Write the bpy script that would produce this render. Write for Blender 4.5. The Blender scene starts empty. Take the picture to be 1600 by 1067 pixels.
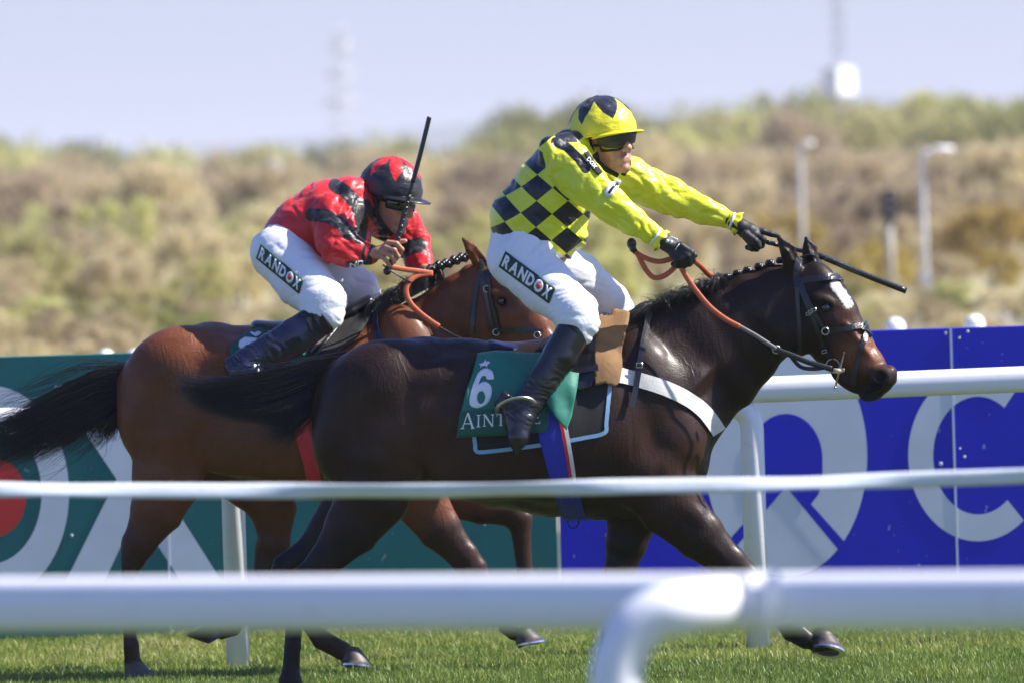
import bpy, bmesh, math, random
import numpy as np
import openvdb as vdb
from mathutils import Vector, Matrix
from mathutils.bvhtree import BVHTree

random.seed(7)
RNG = np.random.default_rng(11)
sc = bpy.context.scene
COL = sc.collection

# ------------------------------------------------------------------ camera
CAM_H = 2.0
F_PX = 15600.0                      # focal length in pixels of the 1600 wide photograph (351 mm on full frame)
ROLL = 0.03
PITCH = 203.5 / F_PX
_f = Vector((0, math.cos(PITCH), -math.sin(PITCH)))
_u = Vector((0, math.sin(PITCH), math.cos(PITCH)))
_r = Vector((1, 0, 0))
_R = _r * math.cos(ROLL) - _u * math.sin(ROLL)
_U = _r * math.sin(ROLL) + _u * math.cos(ROLL)
cam_data = bpy.data.cameras.new('camera')
cam = bpy.data.objects.new('camera', cam_data)
COL.objects.link(cam)
cam.matrix_world = Matrix(((_R.x, _U.x, -_f.x, 0), (_R.y, _U.y, -_f.y, 0), (_R.z, _U.z, -_f.z, CAM_H), (0, 0, 0, 1)))
cam_data.sensor_width = 36.0
cam_data.lens = F_PX / 1600.0 * 36.0
cam_data.clip_start = 1.0
cam_data.clip_end = 20000.0
cam_data.dof.use_dof = True
cam_data.dof.focus_distance = 41.0
cam_data.dof.aperture_fstop = 5.0
sc.camera = cam

# ------------------------------------------------------------------ sky and sun
SUN_EL = math.radians(46)
SUN_AZ = math.radians(92)           # 0 = straight ahead (+Y), 90 = right (+X)
world = bpy.data.worlds.new('World')
sc.world = world
world.use_nodes = True
wn = world.node_tree
wn.nodes.clear()
w_out = wn.nodes.new('ShaderNodeOutputWorld')
w_bg = wn.nodes.new('ShaderNodeBackground')
w_sky = wn.nodes.new('ShaderNodeTexSky')
w_sky.sky_type = 'NISHITA'
w_sky.sun_disc = False
w_sky.sun_elevation = SUN_EL
w_sky.sun_rotation = SUN_AZ
w_sky.air_density = 1.0
w_sky.dust_density = 0.6
w_sky.ozone_density = 2.5
w_tint = wn.nodes.new('ShaderNodeMix')
w_tint.data_type = 'RGBA'
w_tint.blend_type = 'MULTIPLY'
w_tint.inputs['Factor'].default_value = 1.0
w_tint.inputs['B'].default_value = (0.755, 0.84, 1.33, 1)
wn.links.new(w_sky.outputs[0], w_tint.inputs['A'])
wn.links.new(w_tint.outputs['Result'], w_bg.inputs[0])
w_bg.inputs[1].default_value = 0.074
wn.links.new(w_bg.outputs[0], w_out.inputs[0])

sun_data = bpy.data.lights.new('sun', 'SUN')
sun_data.energy = 5.0
sun_data.angle = math.radians(0.53)
sun_data.color = (1.0, 0.945, 0.86)
sun = bpy.data.objects.new('sun', sun_data)
COL.objects.link(sun)
SUN_DIR = Vector((math.sin(SUN_AZ) * math.cos(SUN_EL), math.cos(SUN_AZ) * math.cos(SUN_EL), math.sin(SUN_EL)))
sun.rotation_euler = SUN_DIR.to_track_quat('Z', 'Y').to_euler()
sun.location = (10, 38, 15)

sc.view_settings.view_transform = 'Standard'
sc.view_settings.look = 'None'
sc.view_settings.gamma = 1.0
sc.view_settings.use_curve_mapping = False
sc.view_settings.exposure = 1.0
sc.render.engine = 'CYCLES'
sc.cycles.use_denoising = True
sc.cycles.max_bounces = 6
sc.cycles.transparent_max_bounces = 8
sc.cycles.volume_bounces = 0

# ------------------------------------------------------------------ helpers
CAM_O = Vector((0, 0, CAM_H))


def ray(px, py):
    dx, dy = px - 800.0, py - 533.5
    return (_R * dx - _U * dy + _f * F_PX).normalized()


def P(px, py, Y):
    """world point on the vertical plane at distance Y that the photograph shows at (px, py)"""
    d = ray(px, py)
    t = Y / d.y
    return np.array((d.x * t, Y, CAM_H + d.z * t))


def mpp(Y):
    return Y / F_PX


def vnoise(p, seed=0):
    """value noise in [-1,1], p (n,3)"""
    p = np.asarray(p, dtype=np.float64)
    i = np.floor(p).astype(np.int64)
    f = p - i
    f = f * f * (3 - 2 * f)
    out = np.zeros(len(p))

    def h(ix, iy, iz):
        n = (ix * 73856093) ^ (iy * 19349663) ^ (iz * 83492791) ^ (seed * 2654435761 & 0x7fffffff)
        n = (n ^ (n >> 13)) * 1274126177 & 0x7fffffff
        n = n ^ (n >> 16)
        return (n & 0xffff) / 32767.5 - 1.0
    for a in (0, 1):
        for b in (0, 1):
            for c in (0, 1):
                w = (f[:, 0] if a else 1 - f[:, 0]) * (f[:, 1] if b else 1 - f[:, 1]) * (f[:, 2] if c else 1 - f[:, 2])
                out += w * h(i[:, 0] + a, i[:, 1] + b, i[:, 2] + c)
    return out


def fbm(p, oct=3, seed=0):
    o, a = 0, 1.0
    p = np.asarray(p, float)
    for k in range(oct):
        o = o + a * vnoise(p * 2 ** k + 7.3 * k, seed + k)
        a *= 0.5
    return o


def sstep(a, b, x):
    t = np.clip((x - a) / (b - a), 0, 1)
    return t * t * (3 - 2 * t)


def meta(o, label=None, cat=None, group=None, kind=None):
    if label:
        o['label'] = label
    if cat:
        o['category'] = cat
    if group:
        o['group'] = group
    if kind:
        o['kind'] = kind
    return o


def empty(name, loc, label=None, cat=None, group=None):
    o = bpy.data.objects.new(name, None)
    o.location = tuple(float(v) for v in loc)
    o.empty_display_size = 0.2
    COL.objects.link(o)
    return meta(o, label, cat, group)


def wloc(o):
    v = Vector((0, 0, 0))
    while o is not None:
        v = v + o.location
        o = o.parent
    return np.array(v)


def mesh_from(name, verts, faces):
    me = bpy.data.meshes.new(name)
    verts = np.asarray(verts, dtype=np.float32)
    if isinstance(faces, np.ndarray):
        n, k = faces.shape
        me.vertices.add(len(verts))
        me.vertices.foreach_set('co', verts.ravel())
        me.loops.add(n * k)
        me.loops.foreach_set('vertex_index', faces.astype(np.int32).ravel())
        me.polygons.add(n)
        me.polygons.foreach_set('loop_start', np.arange(0, n * k, k, dtype=np.int32))
        me.polygons.foreach_set('loop_total', np.full(n, k, dtype=np.int32))
        me.update(calc_edges=True)
    else:
        me.from_pydata(verts.tolist(), [], [tuple(int(i) for i in f) for f in faces])
        me.update()
    return me


def mk(name, verts, faces, mat, parent=None, smooth=True, origin=None, attrs=None):
    """link ONE mesh object; verts are world coordinates"""
    verts = np.asarray(verts, dtype=np.float64)
    if parent is not None:
        base = wloc(parent)
        org = base
    else:
        org = np.array(origin) if origin is not None else np.array(((verts[:, 0].min() + verts[:, 0].max()) / 2, (verts[:, 1].min() + verts[:, 1].max()) / 2, verts[:, 2].min()))
    me = mesh_from(name, verts - org, faces)
    if smooth:
        me.polygons.foreach_set('use_smooth', np.ones(len(me.polygons), dtype=bool))
    mats = mat if isinstance(mat, (list, tuple)) else [mat]
    for m in mats:
        me.materials.append(m)
    if attrs:
        for k, v in attrs.items():
            v = np.asarray(v, dtype=np.float32)
            if v.ndim == 1:
                a = me.attributes.new(k, 'FLOAT', 'POINT')
                a.data.foreach_set('value', v)
            else:
                a = me.attributes.new(k, 'FLOAT_COLOR', 'POINT')
                c = np.ones((len(v), 4), dtype=np.float32)
                c[:, :3] = v[:, :3]
                a.data.foreach_set('color', c.ravel())
    o = bpy.data.objects.new(name, me)
    COL.objects.link(o)
    if parent is not None:
        o.parent = parent
    else:
        o.location = tuple(org)
    return o


class MB:
    """collects simple shapes into one mesh"""

    def __init__(s):
        s.v, s.f = [], []

    def add(s, v, f):
        n = len(s.v)
        s.v += [tuple(map(float, p)) for p in v]
        s.f += [tuple(int(i) + n for i in q) for q in f]
        return s

    def box(s, c, size, rot=None):
        c = np.array(c, float)
        h = np.array(size, float) / 2
        v = []
        for x in (-1, 1):
            for y in (-1, 1):
                for z in (-1, 1):
                    q = np.array((x, y, z)) * h
                    if rot is not None:
                        q = np.array(rot @ Vector(q))
                    v.append(c + q)
        return s.add(v, [(0, 1, 3, 2), (4, 6, 7, 5), (0, 4, 5, 1), (2, 3, 7, 6), (0, 2, 6, 4), (1, 5, 7, 3)])

    def tube(s, pts, r, n=10, cap=True, flat=None, up=None):
        """round tube (or, with flat=(w,t), an oval strap) along a polyline"""
        pts = [np.array(p, float) for p in pts]
        m = len(pts)
        rs = r if hasattr(r, '__len__') else [r] * m
        T = []
        for i in range(m):
            t = pts[min(i + 1, m - 1)] - pts[max(i - 1, 0)]
            T.append(t / (np.linalg.norm(t) + 1e-12))
        ref = np.array(up if up is not None else ((0, 0, 1) if abs(T[0][2]) < .9 else (1, 0, 0)), float)
        a = np.cross(T[0], ref)
        a /= np.linalg.norm(a) + 1e-12
        v = []
        for i in range(m):
            if up is not None:
                a = np.cross(T[i], ref)
            else:
                a = a - T[i] * np.dot(a, T[i])
            a = a / (np.linalg.norm(a) + 1e-12)
            b = np.cross(T[i], a)
            for k in range(n):
                th = 2 * math.pi * k / n
                if flat:
                    v.append(pts[i] + a * math.cos(th) * flat[0] * rs[i] + b * math.sin(th) * flat[1] * rs[i])
                else:
                    v.append(pts[i] + (a * math.cos(th) + b * math.sin(th)) * rs[i])
        f = []
        for i in range(m - 1):
            for k in range(n):
                f.append((i * n + k, i * n + (k + 1) % n, (i + 1) * n + (k + 1) % n, (i + 1) * n + k))
        if cap:
            f.append(tuple(range(n))[::-1])
            f.append(tuple((m - 1) * n + k for k in range(n)))
        return s.add(v, f)

    def sphere(s, c, r, n=12, m=8, sq=(1, 1, 1)):
        v, f = [], []
        for j in range(m + 1):
            ph = math.pi * j / m
            for k in range(n):
                th = 2 * math.pi * k / n
                v.append((c[0] + r * sq[0] * math.sin(ph) * math.cos(th), c[1] + r * sq[1] * math.sin(ph) * math.sin(th), c[2] + r * sq[2] * math.cos(ph)))
        for j in range(m):
            for k in range(n):
                f.append((j * n + k, j * n + (k + 1) % n, (j + 1) * n + (k + 1) % n, (j + 1) * n + k))
        return s.add(v, f)

    def prism(s, poly, d):
        """extrude a planar 3D polygon by vector d"""
        n = len(poly)
        p = [np.array(q, float) for q in poly]
        d = np.array(d, float)
        v = p + [q + d for q in p]
        f = [tuple(range(n)), tuple(range(2 * n - 1, n - 1, -1))]
        f += [(i, i + n, (i + 1) % n + n, (i + 1) % n) for i in range(n)]
        return s.add(v, f)

    def build(s, name, mat, parent=None, smooth=False, origin=None):
        return mk(name, s.v, s.f, mat, parent, smooth, origin)


def spline(pts, n=8):
    """Catmull-Rom through the points (any dimension)"""
    p = np.asarray(pts, float)
    p = np.vstack((2 * p[0] - p[1], p, 2 * p[-1] - p[-2]))
    out = []
    for i in range(1, len(p) - 2):
        for k in range(n):
            t = k / n
            a, b, c, d = p[i - 1], p[i], p[i + 1], p[i + 2]
            out.append(0.5 * ((2 * b) + (c - a) * t + (2 * a - 5 * b + 4 * c - d) * t * t + (3 * b - a - 3 * c + d) * t ** 3))
    out.append(p[-2])
    return np.array(out)


# ------------------------------------------------------------------ signed distance modelling
class SDF:
    def __init__(s, lo, hi, h):
        s.lo = np.array(lo, float)
        s.h = h
        s.n = np.ceil((np.array(hi, float) - s.lo) / h).astype(int) + 1
        s.bg = 0.08
        s.g = np.full(tuple(s.n), s.bg, dtype=np.float32)

    def _block(s, a, b, pad):
        lo = np.minimum(a, b) - pad
        hi = np.maximum(a, b) + pad
        i0 = np.clip(np.floor((lo - s.lo) / s.h).astype(int), 0, s.n)
        i1 = np.clip(np.ceil((hi - s.lo) / s.h).astype(int) + 1, 0, s.n)
        if np.any(i1 <= i0):
            return None
        ax = [(s.lo[d] + s.h * np.arange(i0[d], i1[d])).astype(np.float32) for d in range(3)]
        X, Y, Z = np.meshgrid(*ax, indexing='ij', sparse=True)
        return tuple(slice(i0[d], i1[d]) for d in range(3)), X, Y, Z

    def seg(s, a, b, ra, rb, la=None, lb=None, L=(0, 1, 0), k=0.02, op='u', cap=None):
        a = np.asarray(a, float)
        b = np.asarray(b, float)
        la = ra if la is None else la
        lb = rb if lb is None else lb
        blk = s._block(a, b, max(ra, rb, la, lb) + k + 3 * s.h)
        if blk is None:
            return s
        sl, X, Y, Z = blk
        d = seg_dist(X, Y, Z, a, b, ra, rb, la, lb, L, cap)
        g = s.g[sl]
        if op == 'u':
            hh = np.clip(0.5 + 0.5 * (g - d) / k, 0, 1)
            s.g[sl] = g + (d - g) * hh - k * hh * (1 - hh)
        else:
            d = -d
            hh = np.clip(0.5 - 0.5 * (g - d) / k, 0, 1)
            s.g[sl] = g + (d - g) * hh + k * hh * (1 - hh)
        return s

    def ball(s, c, r, L=(0, 1, 0), A=(1, 0, 0), k=0.02, op='u'):
        """ellipsoid: r = (along A, third axis, along L)"""
        A = np.array(A, float)
        A /= np.linalg.norm(A)
        c = np.array(c, float)
        return s.seg(c - A * 1e-4, c + A * 1e-4, r[1], r[1], r[2], r[2], L, k, op, cap=r[0])

    def mesh(s, smooth=2):
        grid = vdb.FloatGrid(s.bg)
        grid.copyFromArray(s.g)
        grid.transform = vdb.createLinearTransform(voxelSize=s.h)
        v, q = grid.convertToQuads(isovalue=0.0)
        v = np.asarray(v, dtype=np.float64) + s.lo
        q = np.asarray(q, dtype=np.int64)[:, ::-1].copy()
        for _ in range(smooth):
            v = laplace(v, q, 0.5)
        return v, q


def seg_dist(X, Y, Z, a, b, ra, rb, la, lb, L=(0, 1, 0), cap=None):
    ab = b - a
    ln = np.linalg.norm(ab) + 1e-9
    A = ab / ln
    L = np.array(L, float)
    L = L - A * np.dot(L, A)
    nl = np.linalg.norm(L)
    if nl < 1e-6:
        L = np.cross(A, (0.3, 0.9, 0.2))
        nl = np.linalg.norm(L)
    L /= nl
    U = np.cross(A, L)
    dx, dy, dz = X - a[0], Y - a[1], Z - a[2]
    al = dx * A[0] + dy * A[1] + dz * A[2]
    v = dx * L[0] + dy * L[1] + dz * L[2]
    u = dx * U[0] + dy * U[1] + dz * U[2]
    t = np.clip(al / ln, 0, 1)
    e = al - t * ln
    ru = ra + (rb - ra) * t
    rv = la + (lb - la) * t
    re = np.minimum(ru, rv) if cap is None else cap
    p0, p1, p2 = u / ru, v / rv, e / re
    k0 = np.sqrt(p0 * p0 + p1 * p1 + p2 * p2) + 1e-6
    q0, q1, q2 = p0 / ru, p1 / rv, p2 / re
    k1 = np.sqrt(q0 * q0 + q1 * q1 + q2 * q2) + 1e-6
    return (k0 * (k0 - 1) / k1).astype(np.float32)


def laplace(v, q, w=0.5):
    n = len(v)
    acc = np.zeros_like(v)
    cnt = np.zeros(n)
    for i in range(q.shape[1]):
        a, b = q[:, i], q[:, (i + 1) % q.shape[1]]
        for d in range(3):
            acc[:, d] += np.bincount(a, weights=v[b, d], minlength=n) + np.bincount(b, weights=v[a, d], minlength=n)
        cnt += np.bincount(a, minlength=n) + np.bincount(b, minlength=n)
    cnt = np.maximum(cnt, 1)[:, None]
    return v + w * (acc / cnt - v)


def normals(v, q):
    a = v[q[:, 2]] - v[q[:, 0]]
    b = v[q[:, 3 if q.shape[1] == 4 else 1]] - v[q[:, 1 if q.shape[1] == 4 else 0]]
    fn = np.cross(a, b) if q.shape[1] == 4 else np.cross(b, a)
    n = np.zeros_like(v)
    for i in range(q.shape[1]):
        for d in range(3):
            n[:, d] += np.bincount(q[:, i], weights=fn[:, d], minlength=len(v))
    return n / (np.linalg.norm(n, axis=1)[:, None] + 1e-12)


def bvh(v, q):
    return BVHTree.FromPolygons([tuple(p) for p in v], [tuple(int(i) for i in f) for f in q])


def cast(tree, px, py, off, Yfall):
    """where the sight line through (px,py) meets the surface, lifted by off; falls back to the nearest surface point"""
    d = ray(px, py)
    hit = tree.ray_cast(CAM_O + d * 20, d, 60)
    if hit[0] is not None:
        n = hit[1]
        if n.dot(d) > 0:
            n = -n
        m = (n * 0.6 - d * 0.4).normalized()
        return np.array(hit[0] + m * off)
    p = P(px, py, Yfall)
    near = tree.find_nearest(Vector(p))
    if near[0] is not None:
        q = np.array(near[0])
        dirv = p - q
        L = np.linalg.norm(dirv)
        return q + dirv / (L + 1e-9) * min(off, L)
    return p


# ------------------------------------------------------------------ materials
MATS = {}


def new_mat(name):
    m = bpy.data.materials.new(name)
    m.use_nodes = True
    nt = m.node_tree
    b = nt.nodes['Principled BSDF']
    return m, nt, b


def N(nt, kind, **kw):
    n = nt.nodes.new(kind)
    for k, v in kw.items():
        if k.startswith('i_'):
            n.inputs[k[2:]].default_value = v
        else:
            setattr(n, k, v)
    return n


def mix_rgb(nt, fac, a, b, blend='MIX'):
    m = nt.nodes.new('ShaderNodeMix')
    m.data_type = 'RGBA'
    m.blend_type = blend
    for sock, val in (('Factor', fac), ('A', a), ('B', b)):
        s_ = m.inputs[sock]
        if hasattr(val, 'is_linked'):
            nt.links.new(val, s_)
        elif sock == 'Factor':
            s_.default_value = val
        else:
            s_.default_value = (*val[:3], 1)
    return m.outputs['Result']


def math_n(nt, op, a, b=None, c=None, clamp=False):
    m = nt.nodes.new('ShaderNodeMath')
    m.operation = op
    m.use_clamp = clamp
    for i, val in enumerate((a, b, c)):
        if val is None:
            continue
        if hasattr(val, 'is_linked'):
            nt.links.new(val, m.inputs[i])
        else:
            m.inputs[i].default_value = val
    return m.outputs[0]


def attr_n(nt, name):
    a = nt.nodes.new('ShaderNodeAttribute')
    a.attribute_name = name
    return a


def noise_n(nt, scale, detail=3, rough=0.55, stretch=None, dist=0.0):
    tc = nt.nodes.new('ShaderNodeTexCoord')
    n = nt.nodes.new('ShaderNodeTexNoise')
    n.inputs['Scale'].default_value = scale
    n.inputs['Detail'].default_value = detail
    n.inputs['Roughness'].default_value = rough
    n.inputs['Distortion'].default_value = dist
    if stretch:
        mp = nt.nodes.new('ShaderNodeMapping')
        mp.inputs['Scale'].default_value = stretch
        nt.links.new(tc.outputs['Object'], mp.inputs[0])
        nt.links.new(mp.outputs[0], n.inputs['Vector'])
    else:
        nt.links.new(tc.outputs['Object'], n.inputs['Vector'])
    return n.outputs['Fac']


def ramp(nt, fac, stops):
    r = nt.nodes.new('ShaderNodeValToRGB')
    el = r.color_ramp.elements
    while len(el) < len(stops):
        el.new(0.5)
    for e, (p, c) in zip(el, stops):
        e.position = p
        e.color = (*c[:3], 1)
    nt.links.new(fac, r.inputs[0])
    return r.outputs[0]


def bump_n(nt, b, height, strength=0.3, dist=0.01):
    n = nt.nodes.new('ShaderNodeBump')
    n.inputs['Strength'].default_value = strength
    n.inputs['Distance'].default_value = dist
    nt.links.new(height, n.inputs['Height'])
    nt.links.new(n.outputs[0], b.inputs['Normal'])


def simple(name, col, rough=0.5, var=0.12, scale=20, bump=0.0, bscale=60, metal=0.0, spec=0.5, coat=0.0, sheen=0.0):
    """plain surface with a little colour variation and relief"""
    if name in MATS:
        return MATS[name]
    m, nt, b = new_mat(name)
    nz = noise_n(nt, scale, 4)
    c = ramp(nt, nz, [(0.3, [x * (1 - var) for x in col]), (0.7, [min(1, x * (1 + var)) for x in col])])
    nt.links.new(c, b.inputs['Base Color'])
    b.inputs['Roughness'].default_value = rough
    b.inputs['Metallic'].default_value = metal
    b.inputs['Specular IOR Level'].default_value = spec
    b.inputs['Coat Weight'].default_value = coat
    b.inputs['Sheen Weight'].default_value = sheen
    if bump:
        bump_n(nt, b, noise_n(nt, bscale, 3), bump, 0.004)
    MATS[name] = m
    return m
# ================================================================== THE SETTING
YB = 48.0       # advertising boards
YR = 44.5       # far running rail
YF = 40.0       # leading horse
YK = 43.7       # chasing horse


def ground_mat():
    m, nt, b = new_mat('dry_grassland')
    big = noise_n(nt, 0.06, 5, 0.6)
    fine = noise_n(nt, 1.5, 4, 0.6)
    c = ramp(nt, big, [(0.3, (0.16, 0.17, 0.06)), (0.5, (0.29, 0.25, 0.12)), (0.7, (0.20, 0.20, 0.07))])
    c = mix_rgb(nt, fine, c, (0.33, 0.28, 0.14))
    nt.links.new(c, b.inputs['Base Color'])
    b.inputs['Roughness'].default_value = 0.95
    return m


def turf_mat():
    m, nt, b = new_mat('turf_soil')
    fine = noise_n(nt, 9, 5, 0.65)
    c = ramp(nt, fine, [(0.3, (0.035, 0.055, 0.014)), (0.6, (0.07, 0.10, 0.022)), (0.8, (0.12, 0.13, 0.04))])
    nt.links.new(c, b.inputs['Base Color'])
    b.inputs['Roughness'].default_value = 0.95
    bump_n(nt, b, noise_n(nt, 40, 4), 0.6, 0.02)
    return m


def grid_sheet(name, x0, x1, y0, y1, z, nx, ny, mat):
    xs = np.linspace(x0, x1, nx + 1)
    ys = np.linspace(y0, y1, ny + 1)
    X, Y = np.meshgrid(xs, ys, indexing='ij')
    v = np.stack((X.ravel(), Y.ravel(), np.full(X.size, z)), 1)
    i = np.arange((nx + 1) * (ny + 1)).reshape(nx + 1, ny + 1)
    q = np.stack((i[:-1, :-1].ravel(), i[1:, :-1].ravel(), i[1:, 1:].ravel(), i[:-1, 1:].ravel()), 1)
    return meta(mk(name, v, q, mat, None, False), kind='structure')


grid_sheet('ground', -9000, 9000, -60, 16000, -0.004, 8, 8, ground_mat())
grid_sheet('turf', -45, 45, 8, 62, 0.0, 8, 8, turf_mat())


def grass_mat():
    m, nt, b = new_mat('grass_blades')
    a = attr_n(nt, 'tone')
    h = attr_n(nt, 'tip')
    c = ramp(nt, a.outputs['Fac'], [(0.0, (0.080, 0.150, 0.020)), (0.45, (0.155, 0.240, 0.034)), (0.75, (0.27, 0.325, 0.060)), (1.0, (0.46, 0.43, 0.16))])
    c = mix_rgb(nt, math_n(nt, 'MULTIPLY', h.outputs['Fac'], 0.25), c, (0.24, 0.28, 0.07))
    nt.links.new(c, b.inputs['Base Color'])
    b.inputs['Roughness'].default_value = 0.5
    tr = nt.nodes.new('ShaderNodeBsdfTranslucent')
    nt.links.new(c, tr.inputs[0])
    mx = nt.nodes.new('ShaderNodeMixShader')
    mx.inputs[0].default_value = 0.35
    nt.links.new(b.outputs[0], mx.inputs[1])
    nt.links.new(tr.outputs[0], mx.inputs[2])
    out = [n for n in nt.nodes if n.type == 'OUTPUT_MATERIAL'][0]
    nt.links.new(mx.outputs[0], out.inputs[0])
    return m


def grass(name, n, x0, x1, y0, y1, hgt, wid, tone_bias, mat, seed):
    r = np.random.default_rng(seed)
    x = r.uniform(x0, x1, n)
    y = r.uniform(y0, y1, n)
    p = np.stack((x, y, np.zeros(n)), 1)
    patch = fbm(p * np.array((1.1, 1.1, 1)), 3, 5)
    patch2 = fbm(p * np.array((5, 3.5, 1)), 2, 9)
    h = hgt * r.uniform(0.55, 1.25, n) * (1 + 0.35 * patch2 + 0.2 * patch)
    h *= np.where(r.random(n) < 0.02, 1.6, 1.0)
    w = wid * r.uniform(0.7, 1.3, n)
    th = r.uniform(0, 2 * np.pi, n)
    lean = r.uniform(0.05, 0.75, n) * h
    la = r.uniform(0, 2 * np.pi, n)
    wx, wy = np.cos(th) * w / 2, np.sin(th) * w / 2
    lx, ly = np.cos(la) * lean, np.sin(la) * lean
    V = np.zeros((n, 5, 3))
    V[:, 0] = np.stack((x - wx, y - wy, np.full(n, -0.01)), 1)
    V[:, 1] = np.stack((x + wx, y + wy, np.full(n, -0.01)), 1)
    V[:, 2] = np.stack((x + wx * .8 + lx * .35, y + wy * .8 + ly * .35, h * 0.55), 1)
    V[:, 3] = np.stack((x - wx * .8 + lx * .35, y - wy * .8 + ly * .35, h * 0.55), 1)
    V[:, 4] = np.stack((x + lx, y + ly, h * np.sqrt(np.clip(1 - (lean / h) ** 2 * 0.5, 0.2, 1))), 1)
    i0 = np.arange(n) * 5
    tri = np.concatenate((np.stack((i0, i0 + 1, i0 + 2), 1), np.stack((i0, i0 + 2, i0 + 3), 1), np.stack((i0 + 3, i0 + 2, i0 + 4), 1)))
    tone = np.clip(0.42 + tone_bias + 0.20 * patch + 0.16 * patch2 + r.normal(0, 0.12, n), 0, 1)
    tone = np.where(r.random(n) < 0.05, 0.95, tone)
    tip = np.tile(np.array((0, 0, .5, .5, 1.0)), n)
    o = mk(name, V.reshape(-1, 3), tri, mat, None, False, attrs={'tone': np.repeat(tone, 5), 'tip': tip})
    return meta(o, 'short green racecourse turf under the galloping horses', kind='stuff')


_gm = grass_mat()
grass('grass', 230000, -3.6, 3.6, 35.6, 43.6, 0.034, 0.0048, -0.14, _gm, 1)
grass('grass', 150000, -3.8, 3.8, 43.6, 48.3, 0.042, 0.0052, 0.20, _gm, 2)
grass('grass', 40000, -9, 9, 17.5, 35.6, 0.05, 0.012, -0.08, _gm, 3)
# ------------------------------------------------------------------ boards
def board_mat(name, col, scuff=0.5):
    m, nt, b = new_mat(name)
    nz = noise_n(nt, 2.5, 4, 0.6)
    base = ramp(nt, nz, [(0.3, [x * 0.92 for x in col]), (0.7, [min(1, x * 1.06) for x in col])])
    spots = noise_n(nt, 26, 2, 0.5, stretch=(1.5, 1, 1))
    area = noise_n(nt, 2.2, 3, 0.6)
    sp = math_n(nt, 'MULTIPLY', math_n(nt, 'GREATER_THAN', spots, 0.725), math_n(nt, 'GREATER_THAN', area, 0.5))
    sm = math_n(nt, 'MULTIPLY', sp, scuff)
    c = mix_rgb(nt, sm, base, (0.55, 0.58, 0.62))
    nt.links.new(c, b.inputs['Base Color'])
    b.inputs['Roughness'].default_value = 0.42
    bump_n(nt, b, noise_n(nt, 3.0, 2), 0.15, 0.01)
    return m


M_TEAL = board_mat('teal_board', (0.002, 0.135, 0.132), 0.35)
M_BLUE = board_mat('blue_board', (0.003, 0.010, 0.52), 0.5)
M_BLUE2 = simple('blue_print', (0.003, 0.010, 0.52), 0.42, 0.06, 3)
M_LETTER = simple('board_letter', (0.66, 0.70, 0.74), 0.45, 0.05, 4)
M_RED = simple('red_disc', (0.60, 0.028, 0.022), 0.45, 0.06, 5)
M_TEAL2 = simple('teal_print', (0.002, 0.135, 0.132), 0.42, 0.06, 3)
def rail_mat():
    m, nt, b = new_mat('white_plastic')
    c = ramp(nt, noise_n(nt, 5, 5, 0.65, stretch=(.25, 1, 1)), [(0.3, (0.80, 0.81, 0.84)), (0.62, (0.84, 0.85, 0.87)), (0.78, (0.66, 0.66, 0.64))])
    sc_ = noise_n(nt, 22, 4, 0.7, stretch=(.12, 1, 1.6))
    c = mix_rgb(nt, math_n(nt, 'MULTIPLY', math_n(nt, 'SUBTRACT', sc_, 0.60, clamp=True), 3.0, clamp=True), c, (0.42, 0.41, 0.38))
    nt.links.new(c, b.inputs['Base Color'])
    b.inputs['Roughness'].default_value = 0.38
    bump_n(nt, b, noise_n(nt, 25, 3), 0.05, 0.004)
    return m


M_WPLAST = rail_mat()
M_METAL = simple('steel', (0.55, 0.55, 0.55), 0.3, 0.1, 30, metal=1.0)
M_DGREY = simple('dark_grey', (0.03, 0.03, 0.035), 0.5)
BOARD_H = 1.375
PXB = YB / F_PX


def bx(px):
    """x on the board plane of a photo column (taken at mid height of the board)"""
    return P(px, 740, YB)[0]


def bpt(px, py, y=YB):
    return P(px, py, y)


def panel_mesh(x0, x1, name, mat, parent):
    mb = MB()
    g = 0.004
    mb.box(((x0 + x1) / 2, YB + 0.02, BOARD_H / 2 + 0.01), (x1 - x0 - g, 0.04, BOARD_H - 0.02))
    o = mb.build(name, mat, parent)
    bev = o.modifiers.new('bevel', 'BEVEL')
    bev.width = 0.004
    bev.segments = 1
    return o


def board(name, label, xs, mat):
    r = empty(name, ((xs[0] + xs[-1]) / 2, YB + 0.02, 0), label, 'advertising board')
    for a, b in zip(xs[:-1], xs[1:]):
        panel_mesh(a, b, 'panel', mat, r)
        mb = MB()
        mb.box((a + 0.25, YB + 0.28, 0.55), (0.05, 0.04, 1.25), Matrix.Rotation(0.42, 3, 'X'))
        mb.box((b - 0.25, YB + 0.28, 0.55), (0.05, 0.04, 1.25), Matrix.Rotation(0.42, 3, 'X'))
        mb.box(((a + b) / 2, YB + 0.06, BOARD_H - 0.12), (b - a - .1, 0.035, 0.06))
        mb.build('back_brace', M_DGREY, r)
    return r


w_pan = 610 * PXB
seam0 = bx(870)
teal = board('advertising_board', 'long teal green hoarding with a large white O and X behind the rail',
             [seam0 - w_pan * 4, seam0 - w_pan * 3, seam0 - w_pan * 2, seam0 - w_pan, seam0 - 0.006], M_TEAL)
blue = board('advertising_board', 'royal blue hoarding with big pale round emblem and letter C behind the rail',
             [seam0 + 0.006, bx(1492), bx(1492) + w_pan, bx(1492) + 2 * w_pan], M_BLUE)
# pale joint strips between the panels
for r, x in ((teal, seam0 - w_pan), (teal, seam0 - 2 * w_pan), (blue, bx(1492))):
    mb = MB()
    mb.box((x, YB - 0.002, BOARD_H / 2 + 0.01), (0.011, 0.006, BOARD_H - 0.03))
    mb.build('joint_strip', M_LETTER, r)
mb = MB()
mb.box((seam0, YB + 0.016, BOARD_H / 2 + 0.01), (0.008, 0.02, BOARD_H - 0.02))
mb.build('joint_strip', M_LETTER, blue)


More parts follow.
